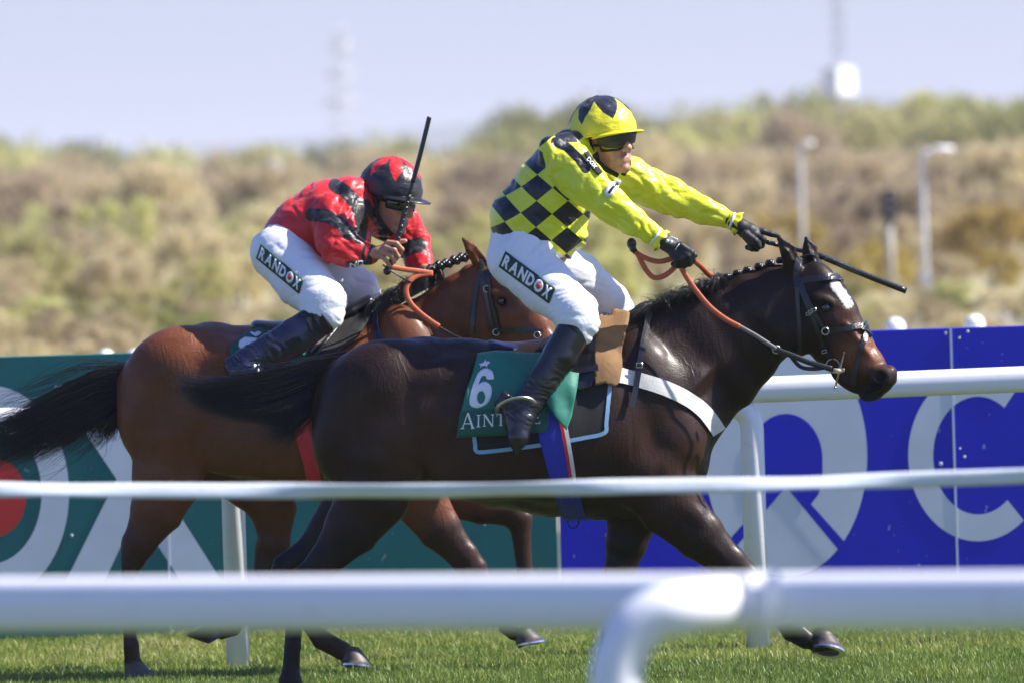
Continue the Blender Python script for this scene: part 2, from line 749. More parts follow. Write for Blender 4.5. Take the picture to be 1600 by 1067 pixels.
def flat_shape(name, pts, mat, parent, y, holes=None, t=0.0025):
    """a flat printed shape on the board, with its own small thickness"""
    bm = bmesh.new()
    loops = [pts] + (holes or [])
    es = []
    for lp in loops:
        vs = [bm.verts.new((p[0], y, p[1])) for p in lp]
        for i in range(len(vs)):
            es.append(bm.edges.new((vs[i], vs[(i + 1) % len(vs)])))
    bmesh.ops.triangle_fill(bm, use_beauty=True, use_dissolve=False, edges=es, normal=(0, -1, 0))
    v = [tuple(q.co) for q in bm.verts]
    bm.verts.index_update()
    f = [tuple(q.index for q in fc.verts) for fc in bm.faces]
    bm.free()
    return mk(name, v, f, mat, parent, False)


def xz(px, py):
    p = bpt(px, py)
    return (p[0], min(max(p[2], 0.02), BOARD_H - 0.012))


def ell(cx, cy, rx, ry, a0=0, a1=360, n=72):
    return [xz(cx + rx * math.cos(math.radians(a0 + (a1 - a0) * k / n)), cy + ry * math.sin(math.radians(a0 + (a1 - a0) * k / n))) for k in range(n + (0 if a1 - a0 == 360 else 1))]


y1, y2, y3 = YB - 0.003, YB - 0.006, YB - 0.009
# teal board: O with a red disc, X
flat_shape('letter_o', ell(-15, 770, 123, 168), M_LETTER, teal, y1, [ell(-15, 770, 80, 110)[::-1]])
flat_shape('red_disc', ell(-15, 776, 56, 64), M_RED, teal, y1)
flat_shape('letter_x', [xz(*p) for p in ((85, 602), (148, 602), (215, 705), (266, 602), (326, 602), (248, 752), (365, 937), (302, 937), (213, 800), (150, 937), (88, 937), (182, 748))], M_LETTER, teal, y1)
flat_shape('letter_d', [xz(*p) for p in ((-395, 602), (-310, 602))] + ell(-310, 769.5, 125, 167.5, -85, 85, 40) + [xz(*p) for p in ((-310, 937), (-395, 937))], M_LETTER, teal, y1,
           [([xz(*p) for p in ((-342, 650), (-312, 650))] + ell(-312, 769.5, 75, 119.5, -85, 85, 30) + [xz(*p) for p in ((-312, 889), (-342, 889))])[::-1]])
flat_shape('letter_n', [xz(*p) for p in ((-690, 602), (-630, 602), (-525, 830), (-525, 602), (-470, 602), (-470, 937), (-530, 937), (-635, 709), (-635, 937), (-690, 937))], M_LETTER, teal, y1)
# blue board: round emblem
flat_shape('emblem_disc', ell(1228, 712, 127, 189), M_LETTER, blue, y1)
flat_shape('emblem_opening', ell(1228, 716, 57, 70, 180, 360) + [xz(*p) for p in ((1285, 740), (1279, 771), (1267, 787), (1324, 851), (1313, 862), (1237, 770), (1228, 757), (1219, 770), (1143, 862), (1132, 851), (1189, 787), (1177, 771), (1171, 740))], M_BLUE2, blue, y2)


def ring_arc(cx, cy, rx, ry, ix, iy, a0, a1):
    o = ell(cx, cy, rx, ry, a0, a1, 60)
    i = ell(cx, cy, ix, iy, a0, a1, 60)
    return o + i[::-1]


flat_shape('letter_c', ring_arc(1528, 711, 109, 134, 70, 92, 49, 306), M_LETTER, blue, y1)
flat_shape('letter_o', ell(1790, 711, 115, 134), M_LETTER, blue, y1, [ell(1790, 711, 75, 92)[::-1]])
# chipped screw heads
for (px, py, r) in ((1478, 521, 4.5), (1512, 518, 4), (1499, 528, 3.5), (1470, 724, 6), (1507, 713, 4), (1500, 700, 3)):
    p = bpt(px, py)
    mb = MB()
    mb.sphere((p[0], YB - 0.001, p[2]), r * PXB * .62, 8, 4, (1, .35, 1))
    mb.build('screw', simple('chipped_paint', (0.6, 0.62, 0.66), 0.5, 0.3, 200), blue, True)
for (px, py, r) in ((757, 817, 4), (112, 836, 3), (690, 792, 3), (756, 894, 3)):
    p = bpt(px, py)
    mb = MB()
    mb.sphere((p[0], YB - 0.001, p[2]), r * PXB * .7, 8, 4, (1, .35, 1.4))
    mb.build('screw', MATS['chipped_paint'], teal, True)

# ------------------------------------------------------------------ running rails
def rail_tube(a, b, rz, ry, n=20, m=40):
    v, f = [], []
    for i in range(m + 1):
        t = i / m
        c = a + (b - a) * t
        for k in range(n):
            th = 2 * math.pi * k / n
            cs, sn = math.cos(th), math.sin(th)
            v.append((c[0], c[1] + ry * np.sign(cs) * abs(cs) ** 0.8, c[2] + rz * np.sign(sn) * abs(sn) ** 0.8))
    for i in range(m):
        for k in range(n):
            f.append((i * n + k, i * n + (k + 1) % n, (i + 1) * n + (k + 1) % n, (i + 1) * n + k))
    f.append(tuple(range(n)))
    f.append(tuple(m * n + k for k in range(n))[::-1])
    return v, f


far = empty('running_rail', (0, YR, 0), 'white plastic running rail in front of the advertising boards', 'rail fence')
a = P(50, 655, YR)
b = P(1600, 592, YR)
d = (b - a) / (b[0] - a[0])
v, f = rail_tube(a + d * -5.2, b + d * 5.5, 0.0575, 0.0575)
mk('rail', v, f, M_WPLAST, far)
for px in (-446, 368, 1182, 1996):
    top = P(px, 640, YR)
    x0 = P(px, 900, YR)[0]
    zt = (a + d * (x0 - a[0]))[2]
    w = 0.052
    pts = [(x0, YR, -0.05), (x0, YR, zt - 0.24), (x0, YR, zt - 0.17)]
    for k in range(1, 8):
        t = math.pi / 2 * k / 7
        pts.append((x0 - 0.11 * (1 - math.cos(t)), YR - 0.0, zt - 0.17 + 0.11 * math.sin(t)))
    pts.append((x0 - 0.16, YR, zt - 0.06))
    mb = MB()
    mb.tube(pts, w, 16)
    mb.build('post', M_WPLAST, far, True)
    c0 = a + d * (x0 - 0.14 - a[0])
    v, f = rail_tube(c0 - d * 0.035, c0 + d * 0.035, 0.0595, 0.0595, 20, 2)
    mk('bracket', v, f, M_WPLAST, far)

for px in (1010, 180):
    xq = P(px, 620, YR)[0]
    c0 = a + d * (xq - a[0])
    v, f = rail_tube(c0 - d * 0.0025, c0 + d * 0.0025, 0.0582, 0.0582, 20, 1)
    mk('joint_seam', v, f, M_DGREY, far)

near = empty('running_rail', (0, 21.3, 0), 'blurred white running rail nearest the camera with a bent post', 'rail fence')
a = P(0, 944, 22.03)
b = P(1600, 937.5, 20.6)
d = (b - a) / (b[0] - a[0])
v, f = rail_tube(a + d * -3.0, b + d * 3.0, 0.060, 0.060)
mk('rail', v, f, M_WPLAST, near)
for px in (960, -820, 2740):
    q = a + d * (P(px, 940, 21.2)[0] - a[0])
    r_ = 0.0555
    zt = q[2] - 0.004
    yq = q[1] - 0.30
    x0 = P(px, 1000, yq)[0]
    pts = [(x0, yq, -0.05), (x0, yq, zt - 0.30), (x0, yq, zt - 0.16)]
    for k in range(1, 9):
        t = math.pi / 2 * k / 8
        pts.append((x0 + 0.13 * (1 - math.cos(t)), yq, zt - 0.16 + 0.155 * math.sin(t)))
    pts += [(x0 + 0.17, yq + .03, zt), (x0 + 0.24, yq + .11, zt), (x0 + 0.31, yq + .22, zt)]
    mb = MB()
    mb.tube(pts, r_, 16)
    mb.build('post', M_WPLAST, near, True)
    cx = x0 + 0.32
    c0 = a + d * (cx - a[0])
    v, f = rail_tube(c0 - d * 0.03, c0 + d * 0.03, 0.0625, 0.0625, 20, 2)
    mk('joint_sleeve', v, f, M_WPLAST, near)

# barrier tape between the rail and the horses
tp = spline([P(px, py, 29.5) for px, py in ((-900, 775), (-400, 765), (0, 764.5), (250, 766), (500, 766.5), (700, 766), (850, 763), (1000, 759), (1150, 757), (1300, 753), (1450, 748), (1600, 743), (2000, 726), (2500, 705))], 14)
v, f = [], []
for i, p in enumerate(tp):
    px = 800 + (p[0]) * F_PX / 29.5
    tw = 0.55 * math.sin(px * 0.006 + 0.6) + 0.15 * math.sin(px * 0.021)
    hw = 0.024
    for k in range(5):
        s_ = (k - 2) / 2
        sag = 0.004 * (1 - s_ * s_)
        v.append((p[0], p[1] + hw * s_ * math.sin(tw) - sag, p[2] + hw * s_ * math.cos(tw)))
    if i:
        for k in range(4):
            f.append(((i - 1) * 5 + k, i * 5 + k, i * 5 + k + 1, (i - 1) * 5 + k + 1))
tape = mk('barrier_tape', v, f, simple('white_tape', (0.62, 0.68, 0.72), 0.5, 0.06, 12, 0.2, 50), None, True)
sol = tape.modifiers.new('solid', 'SOLIDIFY')
sol.thickness = 0.0015
meta(tape, 'sagging white plastic tape stretched across between near rail and horses', 'tape')
# ------------------------------------------------------------------ background: scrub, trees, lamps, masts
def leaf_mat(name, col, col2):
    m, nt, b = new_mat(name)
    a = attr_n(nt, 'tone')
    c = ramp(nt, a.outputs['Fac'], [(0.1, col), (0.9, col2)])
    oi = nt.nodes.new('ShaderNodeObjectInfo')
    hsv = nt.nodes.new('ShaderNodeHueSaturation')
    nt.links.new(c, hsv.inputs['Color'])
    nt.links.new(math_n(nt, 'MULTIPLY_ADD', oi.outputs['Random'], 0.025, 0.495), hsv.inputs['Hue'])
    nt.links.new(math_n(nt, 'MULTIPLY_ADD', oi.outputs['Random'], 0.42, 0.80), hsv.inputs['Value'])
    nt.links.new(hsv.outputs[0], b.inputs['Base Color'])
    b.inputs['Roughness'].default_value = 0.9
    tr = nt.nodes.new('ShaderNodeBsdfTranslucent')
    nt.links.new(hsv.outputs[0], tr.inputs[0])
    mx = nt.nodes.new('ShaderNodeMixShader')
    mx.inputs[0].default_value = 0.6
    nt.links.new(b.outputs[0], mx.inputs[1])
    nt.links.new(tr.outputs[0], mx.inputs[2])
    nt.links.new(mx.outputs[0], [n for n in nt.nodes if n.type == 'OUTPUT_MATERIAL'][0].inputs[0])
    return m


KINDS = {
    'tan': leaf_mat('tan_twigs', (0.47, 0.38, 0.23), (0.66, 0.55, 0.34)),
    'brown': leaf_mat('brown_twigs', (0.40, 0.31, 0.20), (0.56, 0.45, 0.29)),
    'budding': leaf_mat('budding_twigs', (0.40, 0.37, 0.15), (0.57, 0.52, 0.23)),
    'green': leaf_mat('green_leaves', (0.21, 0.21, 0.07), (0.35, 0.34, 0.12)),
    'gold': leaf_mat('golden_twigs', (0.30, 0.20, 0.05), (0.50, 0.36, 0.11)),
}
M_BARK = simple('bark', (0.13, 0.10, 0.075), 0.9, 0.25, 12)


def crown_mesh(seed, n, shrub):
    """crown of unit height: clumps of small twig-and-leaf faces with gaps"""
    r = np.random.default_rng(seed)
    nc = 20
    cl = []
    for k in range(nc):
        a = r.uniform(0, 2 * np.pi)
        z = r.uniform(0.12 if shrub else 0.3, 0.86)
        w = (0.62 if shrub else 0.42) * math.sqrt(max(0.05, 1 - ((z - 0.42) / 0.56) ** 2)) * r.uniform(0.35, 1.0)
        cl.append((math.cos(a) * w, math.sin(a) * w, z, r.uniform(0.13, 0.27)))
    cl = np.array(cl)
    idx = r.integers(0, nc, n)
    d = r.normal(0, 1, (n, 3))
    d /= np.linalg.norm(d, axis=1)[:, None]
    rad = np.abs(r.normal(0, .50, n)) if shrub else r.uniform(.1, 1.05, n) ** .6
    c = cl[idx, :3] + d * (cl[idx, 3] * rad)[:, None]
    c[:, 2] = np.clip(c[:, 2], 0.01, 1.1)
    sz = r.uniform(0.007, 0.020, n)
    t1 = r.normal(0, 1, (n, 3)) + np.array((0, 0, 1.6))
    t1 /= np.linalg.norm(t1, axis=1)[:, None]
    t2 = np.cross(t1, r.normal(0, 1, (n, 3)))
    t2 /= np.linalg.norm(t2, axis=1)[:, None]
    L = sz * r.uniform(1.0, 4.5, n)
    V = np.stack((c - t1 * L[:, None] - t2 * sz[:, None] * .4, c - t1 * L[:, None] * .2 + t2 * sz[:, None], c + t1 * L[:, None], c + t1 * L[:, None] * .1 - t2 * sz[:, None]), 1)
    q = np.arange(n * 4).reshape(n, 4)
    tone = np.clip(np.repeat(r.uniform(0, 1, nc)[idx] * .3 + r.uniform(0.15, .65, n), 4), 0, 1)
    return V.reshape(-1, 3), q, tone


def trunk_mesh(seed, shrub):
    r = random.Random(seed)
    mb = MB()
    if shrub:
        for k in range(6):
            a = r.uniform(0, 6.28)
            p = [(0.03 * math.cos(a), 0.03 * math.sin(a), -.02)]
            for j in range(1, 5):
                p.append((p[-1][0] + math.cos(a) * r.uniform(.02, .12), p[-1][1] + math.sin(a) * r.uniform(.02, .12), j * 0.19))
            mb.tube(p, [0.018 * (1 - .2 * j) for j in range(5)], 5)
    else:
        mb.tube([(0, 0, -.02), (0.01, 0, .2), (0, .012, .45), (0.01, 0, .75)], [0.032, 0.026, 0.018, 0.006], 7)
        for k in range(7):
            a = r.uniform(0, 6.28)
            z = r.uniform(.2, .55)
            l = r.uniform(.2, .36)
            mb.tube([(0, 0, z), (math.cos(a) * l * .5, math.sin(a) * l * .5, z + l * .5), (math.cos(a) * l, math.sin(a) * l, z + l * .9)], [.012, .008, .003], 5)
    return np.array(mb.v), mb.f


PROTO = {}
for kind in KINDS:
    for shrub in (True, False):
        lst = []
        for s_ in range(2):
            v, q, t = crown_mesh(hash((kind, shrub)) % 1000 + 31 * s_ if False else (len(PROTO) * 7 + s_ * 3 + 5), 5000, shrub)
            me = mesh_from('crown', v, q)
            at = me.attributes.new('tone', 'FLOAT', 'POINT')
            at.data.foreach_set('value', t.astype(np.float32))
            me.materials.append(KINDS[kind])
            tv, tf = trunk_mesh(s_ * 5 + len(PROTO), shrub)
            mt = mesh_from('trunk', tv, tf)
            mt.materials.append(M_BARK)
            lst.append((me, mt))
        PROTO[(kind, shrub)] = lst

SPECIES = {('tan', True): ('dry_shrub', 'bare tan shrub in the blurred scrub beyond the boards', 'shrub'),
           ('brown', True): ('dry_shrub', 'bare brown shrub in the blurred scrub beyond the boards', 'shrub'),
           ('budding', True): ('budding_shrub', 'olive budding shrub in the blurred scrub beyond the boards', 'shrub'),
           ('green', True): ('leafy_shrub', 'leafy green shrub just behind the boards', 'shrub'),
           ('gold', True): ('golden_shrub', 'golden shrub in the blurred scrub on the right', 'shrub'),
           ('tan', False): ('bare_tree', 'bare tan tree in the distant tree line', 'tree'),
           ('brown', False): ('bare_tree', 'bare brown tree in the distant tree line', 'tree'),
           ('budding', False): ('budding_tree', 'pale green budding tree along the skyline', 'tree'),
           ('green', False): ('leafy_tree', 'leafing green tree along the skyline', 'tree'),
           ('gold', False): ('golden_tree', 'golden tree in the distant tree line', 'tree')}
TR = random.Random(5)


ZONES = [(-1e9, 0, 'off to the far left'), (0, 250, 'above the white X of the teal boards'), (250, 430, 'left of the jockey in red'), (430, 700, 'behind the jockey in red'),
         (700, 900, 'behind the yellow jockey'), (900, 1120, 'beyond the yellow jockey arms'), (1120, 1330, 'above the leading horse neck and ears'),
         (1330, 1480, 'around the tall lamp post'), (1480, 1600, 'at the right edge above the letter C'), (1600, 1e9, 'off to the far right')]


def place_words(x, y):
    px = 800 + x / y * F_PX
    zone = [z for a, b, z in ZONES if a <= px < b][0]
    depth = 'on the skyline' if y > 560 else 'just under the skyline' if y > 470 else 'in the upper belt' if y > 370 else 'in the middle belt' if y > 240 else 'in the lower belt' if y > 165 else 'close above the boards'
    return depth + ' ' + zone


def plant(kind, shrub, x, y, h, wfac=1.0):
    name, label, cat = SPECIES[(kind, shrub)]
    short = label.split(' in ')[0].split(' along ')[0].split(' just ')[0]
    cm, tm = TR.choice(PROTO[(kind, shrub)])
    r = empty(name, (x, y, 0), short + ' ' + place_words(x, y), cat, short + ' ' + place_words(x, y))
    r.rotation_euler = (0, 0, TR.uniform(0, 6.28))
    r.scale = (h * wfac, h * wfac, h)
    for nm, me in (('crown', cm), ('trunk', tm)):
        o = bpy.data.objects.new(nm, me)
        COL.objects.link(o)
        o.parent = r


def row(Y, spread, n, top_px, kinds, shrub, wf=(0.9, 1.4), margin=0.6):
    n = int(n * 1.47)
    """a loose row of plants around distance Y whose tops reach the photo heights given by top_px(px)"""
    for k in range(n):
        px = -1600 * margin + 1600 * (1 + 2 * margin) * (k + TR.uniform(0.1, 0.9)) / n
        y = Y + TR.uniform(-spread, spread)
        p = P(px, 330, y)
        h = max(0.5, P(px, top_px(min(max(px, 0), 1600)) + TR.gauss(0, 9), y)[2]) / 1.0
        kind = kinds(px) if callable(kinds) else TR.choice(kinds)
        plant(kind, shrub, p[0], y, h, TR.uniform(*wf))


def lerp_tab(tab):
    xs, ys = zip(*tab)
    return lambda x: float(np.interp(x, xs, ys))


skyline = lerp_tab([(0, 218), (200, 228), (300, 238), (450, 228), (600, 226), (700, 240), (755, 215), (820, 176), (900, 175), (1100, 185), (1250, 160), (1400, 150), (1600, 148)])
row(620, 60, 30, skyline, lambda px: TR.choice(['budding', 'budding', 'green', 'tan'] if px < 760 else ['budding', 'budding', 'green', 'green']), False, (0.8, 1.2))
row(520, 40, 28, lambda x: skyline(x) + 22, lambda px: TR.choice(['tan', 'brown', 'budding'] if px < 760 else ['budding', 'green', 'brown']), False, (0.8, 1.2))
row(420, 40, 30, lerp_tab([(0, 262), (500, 268), (760, 255), (1000, 240), (1600, 225)]), lambda px: TR.choice(['brown', 'tan', 'brown', 'tan'] if px < 1000 else ['brown', 'brown', 'tan']), False, (0.9, 1.3))
row(320, 30, 30, lerp_tab([(0, 300), (800, 300), (1600, 280)]), lambda px: TR.choice(['tan', 'budding', 'brown'] if px < 1000 else ['brown', 'brown', 'tan', 'gold']), True, (0.8, 1.2))
row(260, 20, 28, lerp_tab([(0, 345), (800, 345), (1600, 330)]), lambda px: TR.choice(['tan', 'tan', 'budding', 'budding'] if px < 1100 else ['gold', 'tan', 'brown']), True)
row(215, 15, 28, lerp_tab([(0, 395), (800, 395), (1600, 385)]), lambda px: TR.choice(['tan', 'tan', 'budding'] if px < 1000 else ['tan', 'gold', 'tan', 'brown']), True)
row(178, 9, 24, lerp_tab([(0, 440), (300, 455), (800, 450), (1600, 440)]), lambda px: TR.choice(['tan', 'budding', 'tan', 'green'] if px < 900 else ['green', 'green', 'budding', 'tan']), True)
row(165, 6, 26, lerp_tab([(0, 462), (180, 470), (800, 475), (1300, 470), (1600, 470)]), lambda px: TR.choice(['budding', 'tan', 'tan', 'tan', 'green']), True, (1.2, 1.8))
row(128, 6, 24, lerp_tab([(0, 515), (600, 520), (1300, 522), (1301, 600), (1600, 600)]), lambda px: TR.choice(['budding', 'tan', 'tan']), True, (1.4, 2.0))
row(148, 7, 28, lerp_tab([(0, 488), (180, 486), (800, 495), (1300, 500), (1600, 530)]), lambda px: TR.choice(['green', 'budding', 'tan', 'tan'] if px < 1300 else ['budding', 'tan']), True, (1.0, 1.6))

# distant hills
v, f = [], []
for k in range(61):
    x = -2600 + 5200 * k / 60
    z = 52 + 14 * math.sin(x * 0.0021 + 1) + 7 * math.sin(x * 0.0083)
    v += [(x, 6200, -5), (x, 6300, z * .7), (x, 6700, z), (x, 7600, -5)]
    if k:
        i = 4 * k
        f += [(i - 4 + j, i + j, i + j + 1, i - 3 + j) for j in range(3)]
meta(mk('hills', v, f, simple('hill_woods', (0.09, 0.11, 0.07), 0.95, 0.2, 0.01), None, True), kind='structure')

# service road behind the boards, right
v = [(3.5, 158, 0.004), (160, 158, 0.004), (160, 168, 0.004), (3.5, 168, 0.004)]
meta(mk('road', v, [(0, 1, 2, 3)], simple('pale_asphalt', (0.30, 0.31, 0.32), 0.85, 0.1, 0.5), None, False), kind='structure')

M_GALV = simple('galvanised', (0.62, 0.64, 0.65), 0.45, 0.1, 3)
M_WPAINT = simple('white_paint', (0.82, 0.82, 0.80), 0.5, 0.04, 3)


def lamp_post(px_top, px_base, py_top, Y, arm, label, both=False):
    t = P(px_top, py_top, Y)
    h = t[2]
    x = t[0]
    r = empty('lamp_post', (x, Y, 0), label, 'lamp post')
    mb = MB()
    mb.tube([(x, Y, -.1), (x, Y, h * .5), (x, Y, h - .12), (x + arm * .12, Y, h - .03), (x + arm * .4, Y, h)], [.07, .058, .052, .05, .045], 10)
    mb.build('pole', M_GALV, r, True)
    mb = MB()
    mb.tube([(x + arm * .3, Y, h), (x + arm * .5, Y, h + .02), (x + arm, Y, h + .0), (x + arm * 1.08, Y, h - .02)], [.05, .11, .12, .04], 10, flat=(1, .6))
    mb.build('lamp_head', M_WPAINT, r, True)
    mb = MB()
    mb.box((x, Y, .3), (.22, .2, .6))
    mb.build('base_cabinet', M_GALV, r)
    return r


lamp_post(1440, 1450, 236, 185, 0.55, 'tall pale lamp post with a single arm on the right')
lamp_post(1250, 1258, 226, 240, 0.3, 'blurred short-armed lamp post left of the tall one')

# traffic signal-like cabinet on a pale post
t = P(1388, 300, 200)
r = empty('signal_post', (t[0], 200, 0), 'dark signal head on a pale post left of the lamp post', 'signal')
mb = MB()
mb.tube([(t[0], 200, -.1), (t[0], 200, t[2] - .5)], .085, 10)
mb.build('pole', simple('weathered_pole', (0.40, 0.37, 0.31), .7, .15, 4), r, True)
mb = MB()
mb.box((t[0], 200, t[2] - .28), (.30, .24, .62))
mb.build('signal_head', M_DGREY, r)
for k in range(3):
    mb = MB()
    mb.tube([(t[0], 199.87, t[2] - .1 - .2 * k), (t[0], 199.74, t[2] - .1 - .2 * k)], .085, 10)
    mb.build('hood', M_DGREY, r, True)


def lattice(name, label, cat, px, py_top, Y, w0, w1, mat, n=14, th=.05):
    t = P(px, py_top, Y)
    x, h = t[0], t[2]
    r = empty(name, (x, Y, 0), label, cat)
    legs = MB()
    br = MB()
    pr = None
    for i in range(n + 1):
        z = h * i / n
        w = w0 + (w1 - w0) * i / n
        c = [(x + sx * w / 2, Y + sy * w / 2, z) for sx, sy in ((-1, -1), (1, -1), (1, 1), (-1, 1))]
        for k in range(4):
            br.tube([c[k], c[(k + 1) % 4]], th * .7, 4)
            if pr:
                legs.tube([pr[k], c[k]], th, 5)
                br.tube([pr[k], c[(k + 1) % 4]], th * .6, 4)
                br.tube([pr[(k + 1) % 4], c[k]], th * .6, 4)
        pr = c
    legs.build('leg', mat, r, True)
    br.build('bracing', mat, r, True)
    return r, x, h


pyl, x, h = lattice('pylon', 'pale grey electricity pylon fading into the sky behind the red jockey', 'pylon', 530, 40, 1300, 4.2, 1.0, M_GALV, 12, .085)
for z, l in ((h * .62, 2.4), (h * .76, 2.0), (h * .9, 1.6)):
    mb = MB()
    for s_ in (-1, 1):
        mb.tube([(x, 1299.5, z + .5), (x + s_ * l, 1300, z)], .14, 5)
        mb.tube([(x, 1299.5, z - .4), (x + s_ * l, 1300, z)], .14, 5)
    mb.build('cross_arm', M_GALV, pyl)
mast, x, h = lattice('radio_mast', 'grey lattice mast carrying a white box above the trees', 'mast', 1303, -160, 520, .62, .55, simple('mast_grey', (0.50, 0.52, 0.54), 0.5, 0.1, 3), 20, .03)
t = P(1310, 128, 519.2)
mb = MB()
mb.box((t[0], 519.2, t[2]), (1.25, 1.25, 1.4), Matrix.Rotation(.75, 3, 'Z'))
mb.build('white_box', simple('bright_white_paint', (0.9, 0.9, 0.9), .4, .02, 3), mast, False)
mb = MB()
mb.tube([(t[0], 519.2, t[2] + .7), (t[0], 519.2, t[2] + .8)], .45, 14)
mb.build('box_lid', M_WPAINT, mast)

# white building far left, white tank
t = P(135, 218, 900)
r = empty('white_building', (t[0], 900, 0), 'small white building above the scrub at far left', 'building')
mb = MB()
mb.box((t[0], 900, t[2] / 2 - .3), (3.6, 6, t[2] - .6))
mb.build('wall', M_WPAINT, r)
mb = MB()
mb.box((t[0], 900, t[2] - .2), (4.0, 6.4, .4))
mb.build('roof', M_GALV, r)
for k in range(3):
    mb = MB()
    mb.box((t[0] - 1.1 + 1.1 * k, 896.96, t[2] - 1.6), (.6, .1, .8))
    mb.build('window', M_DGREY, r)
t = P(428, 250, 430)
r = empty('round_sign', (t[0], 430, 0), 'white oval sign on a post left of the pylon', 'sign')
mb = MB()
mb.tube([(t[0], 430.1, -.1), (t[0], 430.1, t[2] - .5)], .08, 8)
mb.build('pole', M_GALV, r, True)
mb = MB()
mb.sphere((t[0], 430, t[2] - .5), .36, 16, 10, (1, .15, 1.5))
mb.build('sign_plate', M_WPAINT, r, True)

# rounded white posts just behind the boards
for px, py, w, lab in ((1398, 497, .068, 'rounded white post top behind the blue boards, left one'), (1522, 492, .068, 'rounded white post top behind the blue boards, right one'),
                       (165, 546, .055, 'small white post top over the teal boards, left one'), (210, 546, .055, 'small white post top over the teal boards, right one')):
    t = P(px, py, 66)
    r = empty('white_post', (t[0], 66, 0), lab, 'post')
    mb = MB()
    mb.tube([(t[0], 66, -.05), (t[0], 66, t[2] - w)], w, 14)
    mb.build('shaft', M_WPAINT, r, True)
    mb = MB()
    mb.sphere((t[0], 66, t[2] - w), w * 1.03, 14, 10)
    mb.build('cap', M_WPAINT, r, True)

# air between the camera and the far trees
mb = MB()
mb.box((0, 7000, 44), (18400, 18200, 92))
m = bpy.data.materials.new('air')
m.use_nodes = True
nt = m.node_tree
nt.nodes.clear()
o_ = nt.nodes.new('ShaderNodeOutputMaterial')
vp = nt.nodes.new('ShaderNodeVolumePrincipled')
vp.inputs['Color'].default_value = (0.90, 0.92, 1.0, 1)
vp.inputs['Density'].default_value = 0.00015
vp.inputs['Anisotropy'].default_value = 0.0
nt.links.new(vp.outputs[0], o_.inputs['Volume'])
meta(mb.build('haze', m), kind='stuff')
# ================================================================== HORSES
class PxFrame:
    """turns photo columns/rows into points on the vertical plane through an animal"""

    def __init__(s, Y):
        s.Y = Y
        s.m = Y / F_PX

    def p(s, px, py, off=0.0):
        return P(px, py, s.Y + off)


def chain(S, fr, pts, k=0.02, L=(0, 1, 0), op='u', cap=None):
    """pts: (px, py, lateral offset m, in-plane radius px, lateral radius m)"""
    for a, b in zip(pts[:-1], pts[1:]):
        S.seg(fr.p(a[0], a[1], a[2]), fr.p(b[0], b[1], b[2]), a[3] * fr.m, b[3] * fr.m, a[4], b[4], L, k, op, cap)


def blob(S, fr, px, py, off, rx, ry, lat, ang=0.0, k=0.02, op='u', L=(0, 1, 0)):
    """muscle: ellipsoid with photo radii rx, ry (px), lateral radius (m), turned by ang degrees"""
    a = math.radians(ang)
    S.ball(fr.p(px, py, off), (rx * fr.m, ry * fr.m, lat), L, (math.cos(a), 0, math.sin(a)), k, op)


def leg(S, fr, pts, k=0.012):
    chain(S, fr, pts, k)


def hoof_prims(S, fr, x, y, off, ang, sc_=1.0, k=0.004):
    """hoof block: a flattened cone, toe direction ang (degrees, 0 = right)"""
    a = math.radians(ang)
    d = np.array((math.cos(a), -math.sin(a)))          # toe direction in photo axes
    n = np.array((math.sin(a), math.cos(a)))           # towards the sole
    w = 20 * sc_
    t = np.array((x, y))
    p0 = t - d * 4 - n * 12 * sc_
    p1 = t + d * 4 + n * 9 * sc_
    S.seg(fr.p(*p0, off), fr.p(*p1, off), w * .72 * fr.m, w * 1.02 * fr.m, .042 * sc_, .058 * sc_, (0, 1, 0), k, cap=.006)


def horse_body(fr, spec, name, mat, parent, lo, hi, h=0.0078):
    S = SDF(lo, hi, h)
    spec(S, fr)
    v, q = S.mesh(2)
    n = normals(v, q)
    return v, q, n


def head_L(yaw):
    return (math.sin(yaw), math.cos(yaw), 0.0)


# ------------------------------------------------------------------ the leading dark horse
F = PxFrame(YF)
YAW_F = math.radians(17)
LF = head_L(YAW_F)


def fy(px):          # lateral drift of the turned head, towards the camera
    return -0.13 * max(0.0, (px - 1225) / 170.0)


